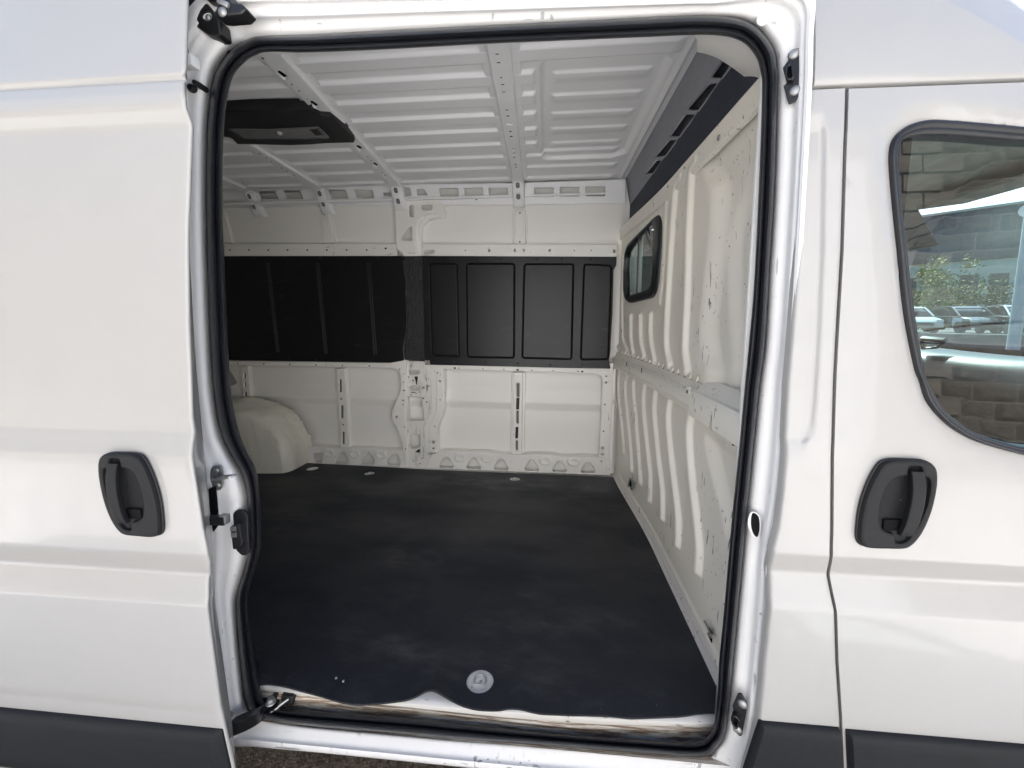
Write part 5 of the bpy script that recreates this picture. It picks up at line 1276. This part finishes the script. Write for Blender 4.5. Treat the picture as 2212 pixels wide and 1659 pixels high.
shrub('shrub', spot(2052, 63), 5.6, 2.2, 0, 'rounded green shrub beside the yellow tree', 900)
shrub('shrub', spot(1985, 63.5), 6.2, 2.4, 1, 'pale olive shrub spreading under the yellow tree', 900)
shrub('shrub', spot(2135, 64), 6.6, 2.5, 0, 'tall green shrub near the lamp post', 1000)
# raised parking lot and its cars
LOT = .85
lc = spot(2060, 42); ld = direction((2060, 692)); lu = np.array([ld[1], -ld[0], 0]); q = [lc+lu*a_+np.array([ld[0], ld[1], 0])*b_ for a_, b_ in ((-30, -9), (34, -9), (34, 32), (-30, 32))]
me = mesh('parking_lot', [tuple(p) for p in q]+[(p[0], p[1], p[2]+LOT) for p in q], [(4, 5, 6, 7), (0, 1, 5, 4), (1, 2, 6, 5), (2, 3, 7, 6), (3, 0, 4, 7)], smooth=False)
bm = bmesh.new(); bm.from_mesh(me); bmesh.ops.recalc_face_normals(bm, faces=bm.faces); bm.to_mesh(me); bm.free()
o = link('parking_lot', me, plain('lot_asphalt', (.10, .10, .10), .9, grain=.3, gs=40)); o['kind'] = 'structure'
def loft(pts, hw, taper):
    rows_ = []; zs0 = [p[1] for p in pts]; zmn, zmx = min(zs0), max(zs0)
    for s in (-1, -.96, -.85, 0, .85, .96, 1):
        k = 1.0 if abs(s) < .9 else (.985 if abs(s) < .99 else .955)
        rows_.append([(x*k, s*(hw-taper*max(0, (z-zmn)/(zmx-zmn))), zmn+(z-zmn)*(k if abs(s) > .9 else 1)) for x, z in pts])
    return rows_
def cap(me):
    bm = bmesh.new(); bm.from_mesh(me); bmesh.ops.holes_fill(bm, edges=[e for e in bm.edges if e.is_boundary], sides=0)
    bmesh.ops.recalc_face_normals(bm, faces=bm.faces); bm.to_mesh(me); bm.free(); return me
C_BODY = cap(grid_mesh('body', loft([(-2.3,.30),(-2.34,.62),(-2.25,.92),(-1.55,1.00),(-.95,1.02),(.3,1.03),(1.35,.98),(2.05,.86),(2.28,.66),(2.30,.34)], .90, .06), angle=40))
C_GLASS = cap(grid_mesh('windows', loft([(-1.92,.99),(-1.60,1.40),(-1.25,1.56),(-.3,1.61),(.30,1.56),(.70,1.38),(1.32,.99)], .83, .17), angle=40))
C_ROOF = cap(grid_mesh('roof', loft([(-1.45,1.505),(-1.25,1.585),(-.3,1.645),(.30,1.595),(.46,1.52),(.0,1.49)], .735, .06), angle=40))
bm = bmesh.new(); bmesh.ops.create_cone(bm, cap_ends=True, segments=20, radius1=.34, radius2=.34, depth=.22, matrix=Matrix.Rotation(math.pi/2, 4, 'X')); C_WH = bpy.data.meshes.new('wheel'); bm.to_mesh(C_WH); bm.free()
bm = bmesh.new(); box_bm(bm, (2.12, .52, .66), (2.285, .84, .80), .03); C_HL = bpy.data.meshes.new('headlight'); bm.to_mesh(C_HL); bm.free()
bm = bmesh.new(); box_bm(bm, (2.20, -.42, .42), (2.315, .42, .62), .03); C_GR = bpy.data.meshes.new('grille'); bm.to_mesh(C_GR); bm.free()
C_PIL = tube_mesh('pillar', [(1.30, .80, 1.00), (.70, .72, 1.40), (.42, .69, 1.56)], .05, 8)
M_tyre = plain('tyre', (.02, .02, .02), .8); M_hl = plain('headlamp', (.6, .62, .62), .15); M_cg = plain('car_glass', (.03, .04, .045), .08)
for me, m_ in ((C_GLASS, M_cg), (C_WH, M_tyre), (C_HL, M_hl), (C_GR, M_tyre)): me.materials.append(m_)
base = math.degrees(math.atan2(-ld[1], -ld[0]))
CARS = [(1955, 36, 25, (.45,.46,.47), 'white car nose out in the front parking row, beside the dark car'), (2075, 37, 30, (.05,.06,.07), 'dark charcoal car in the front parking row'), (2195, 36, 20, (.26,.30,.31), 'grey blue car in the front parking row behind the lamp post'),
        (1990, 48, 160, (.36,.38,.38), 'silver car in the back parking row under the yellow tree'), (2085, 49, 155, (.46,.46,.46), 'white car in the back parking row before the office windows'), (2170, 48, 165, (.16,.06,.05), 'dark red car in the back parking row'), (2262, 49, 150, (.10,.12,.16), 'navy car at the end of the back parking row')]
for px_, dist, rot, col, lab in CARS:
    pos = spot(px_, dist); pos[2] += LOT
    C_ = thing('parked_car', tuple(pos), lab, 'car', 'cars parked beyond the van'); C_.rotation_euler = (0, 0, math.radians(base+rot))
    mc = paint('car_paint', col, .25, coat=.8, peel=0)
    for nm, me in (('body', C_BODY.copy()), ('roof', C_ROOF.copy()), ('windows', C_GLASS), ('grille', C_GR)):
        if nm in ('body', 'roof'): me.materials.append(mc)
        o = bpy.data.objects.new(nm, me); COL.objects.link(o); o.parent = C_
    for x, y in ((1.4, .80), (1.4, -.80), (-1.4, .80), (-1.4, -.80)):
        o = bpy.data.objects.new('wheel', C_WH); COL.objects.link(o); o.parent = C_; o.location = (x, y, .34)
    for s in (1, -1):
        o = bpy.data.objects.new('headlight', C_HL); COL.objects.link(o); o.parent = C_; o.scale = (1, s, 1)
        me = C_PIL.copy(); me.materials.append(mc); o = bpy.data.objects.new('pillar', me); COL.objects.link(o); o.parent = C_; o.scale = (1, s, 1)
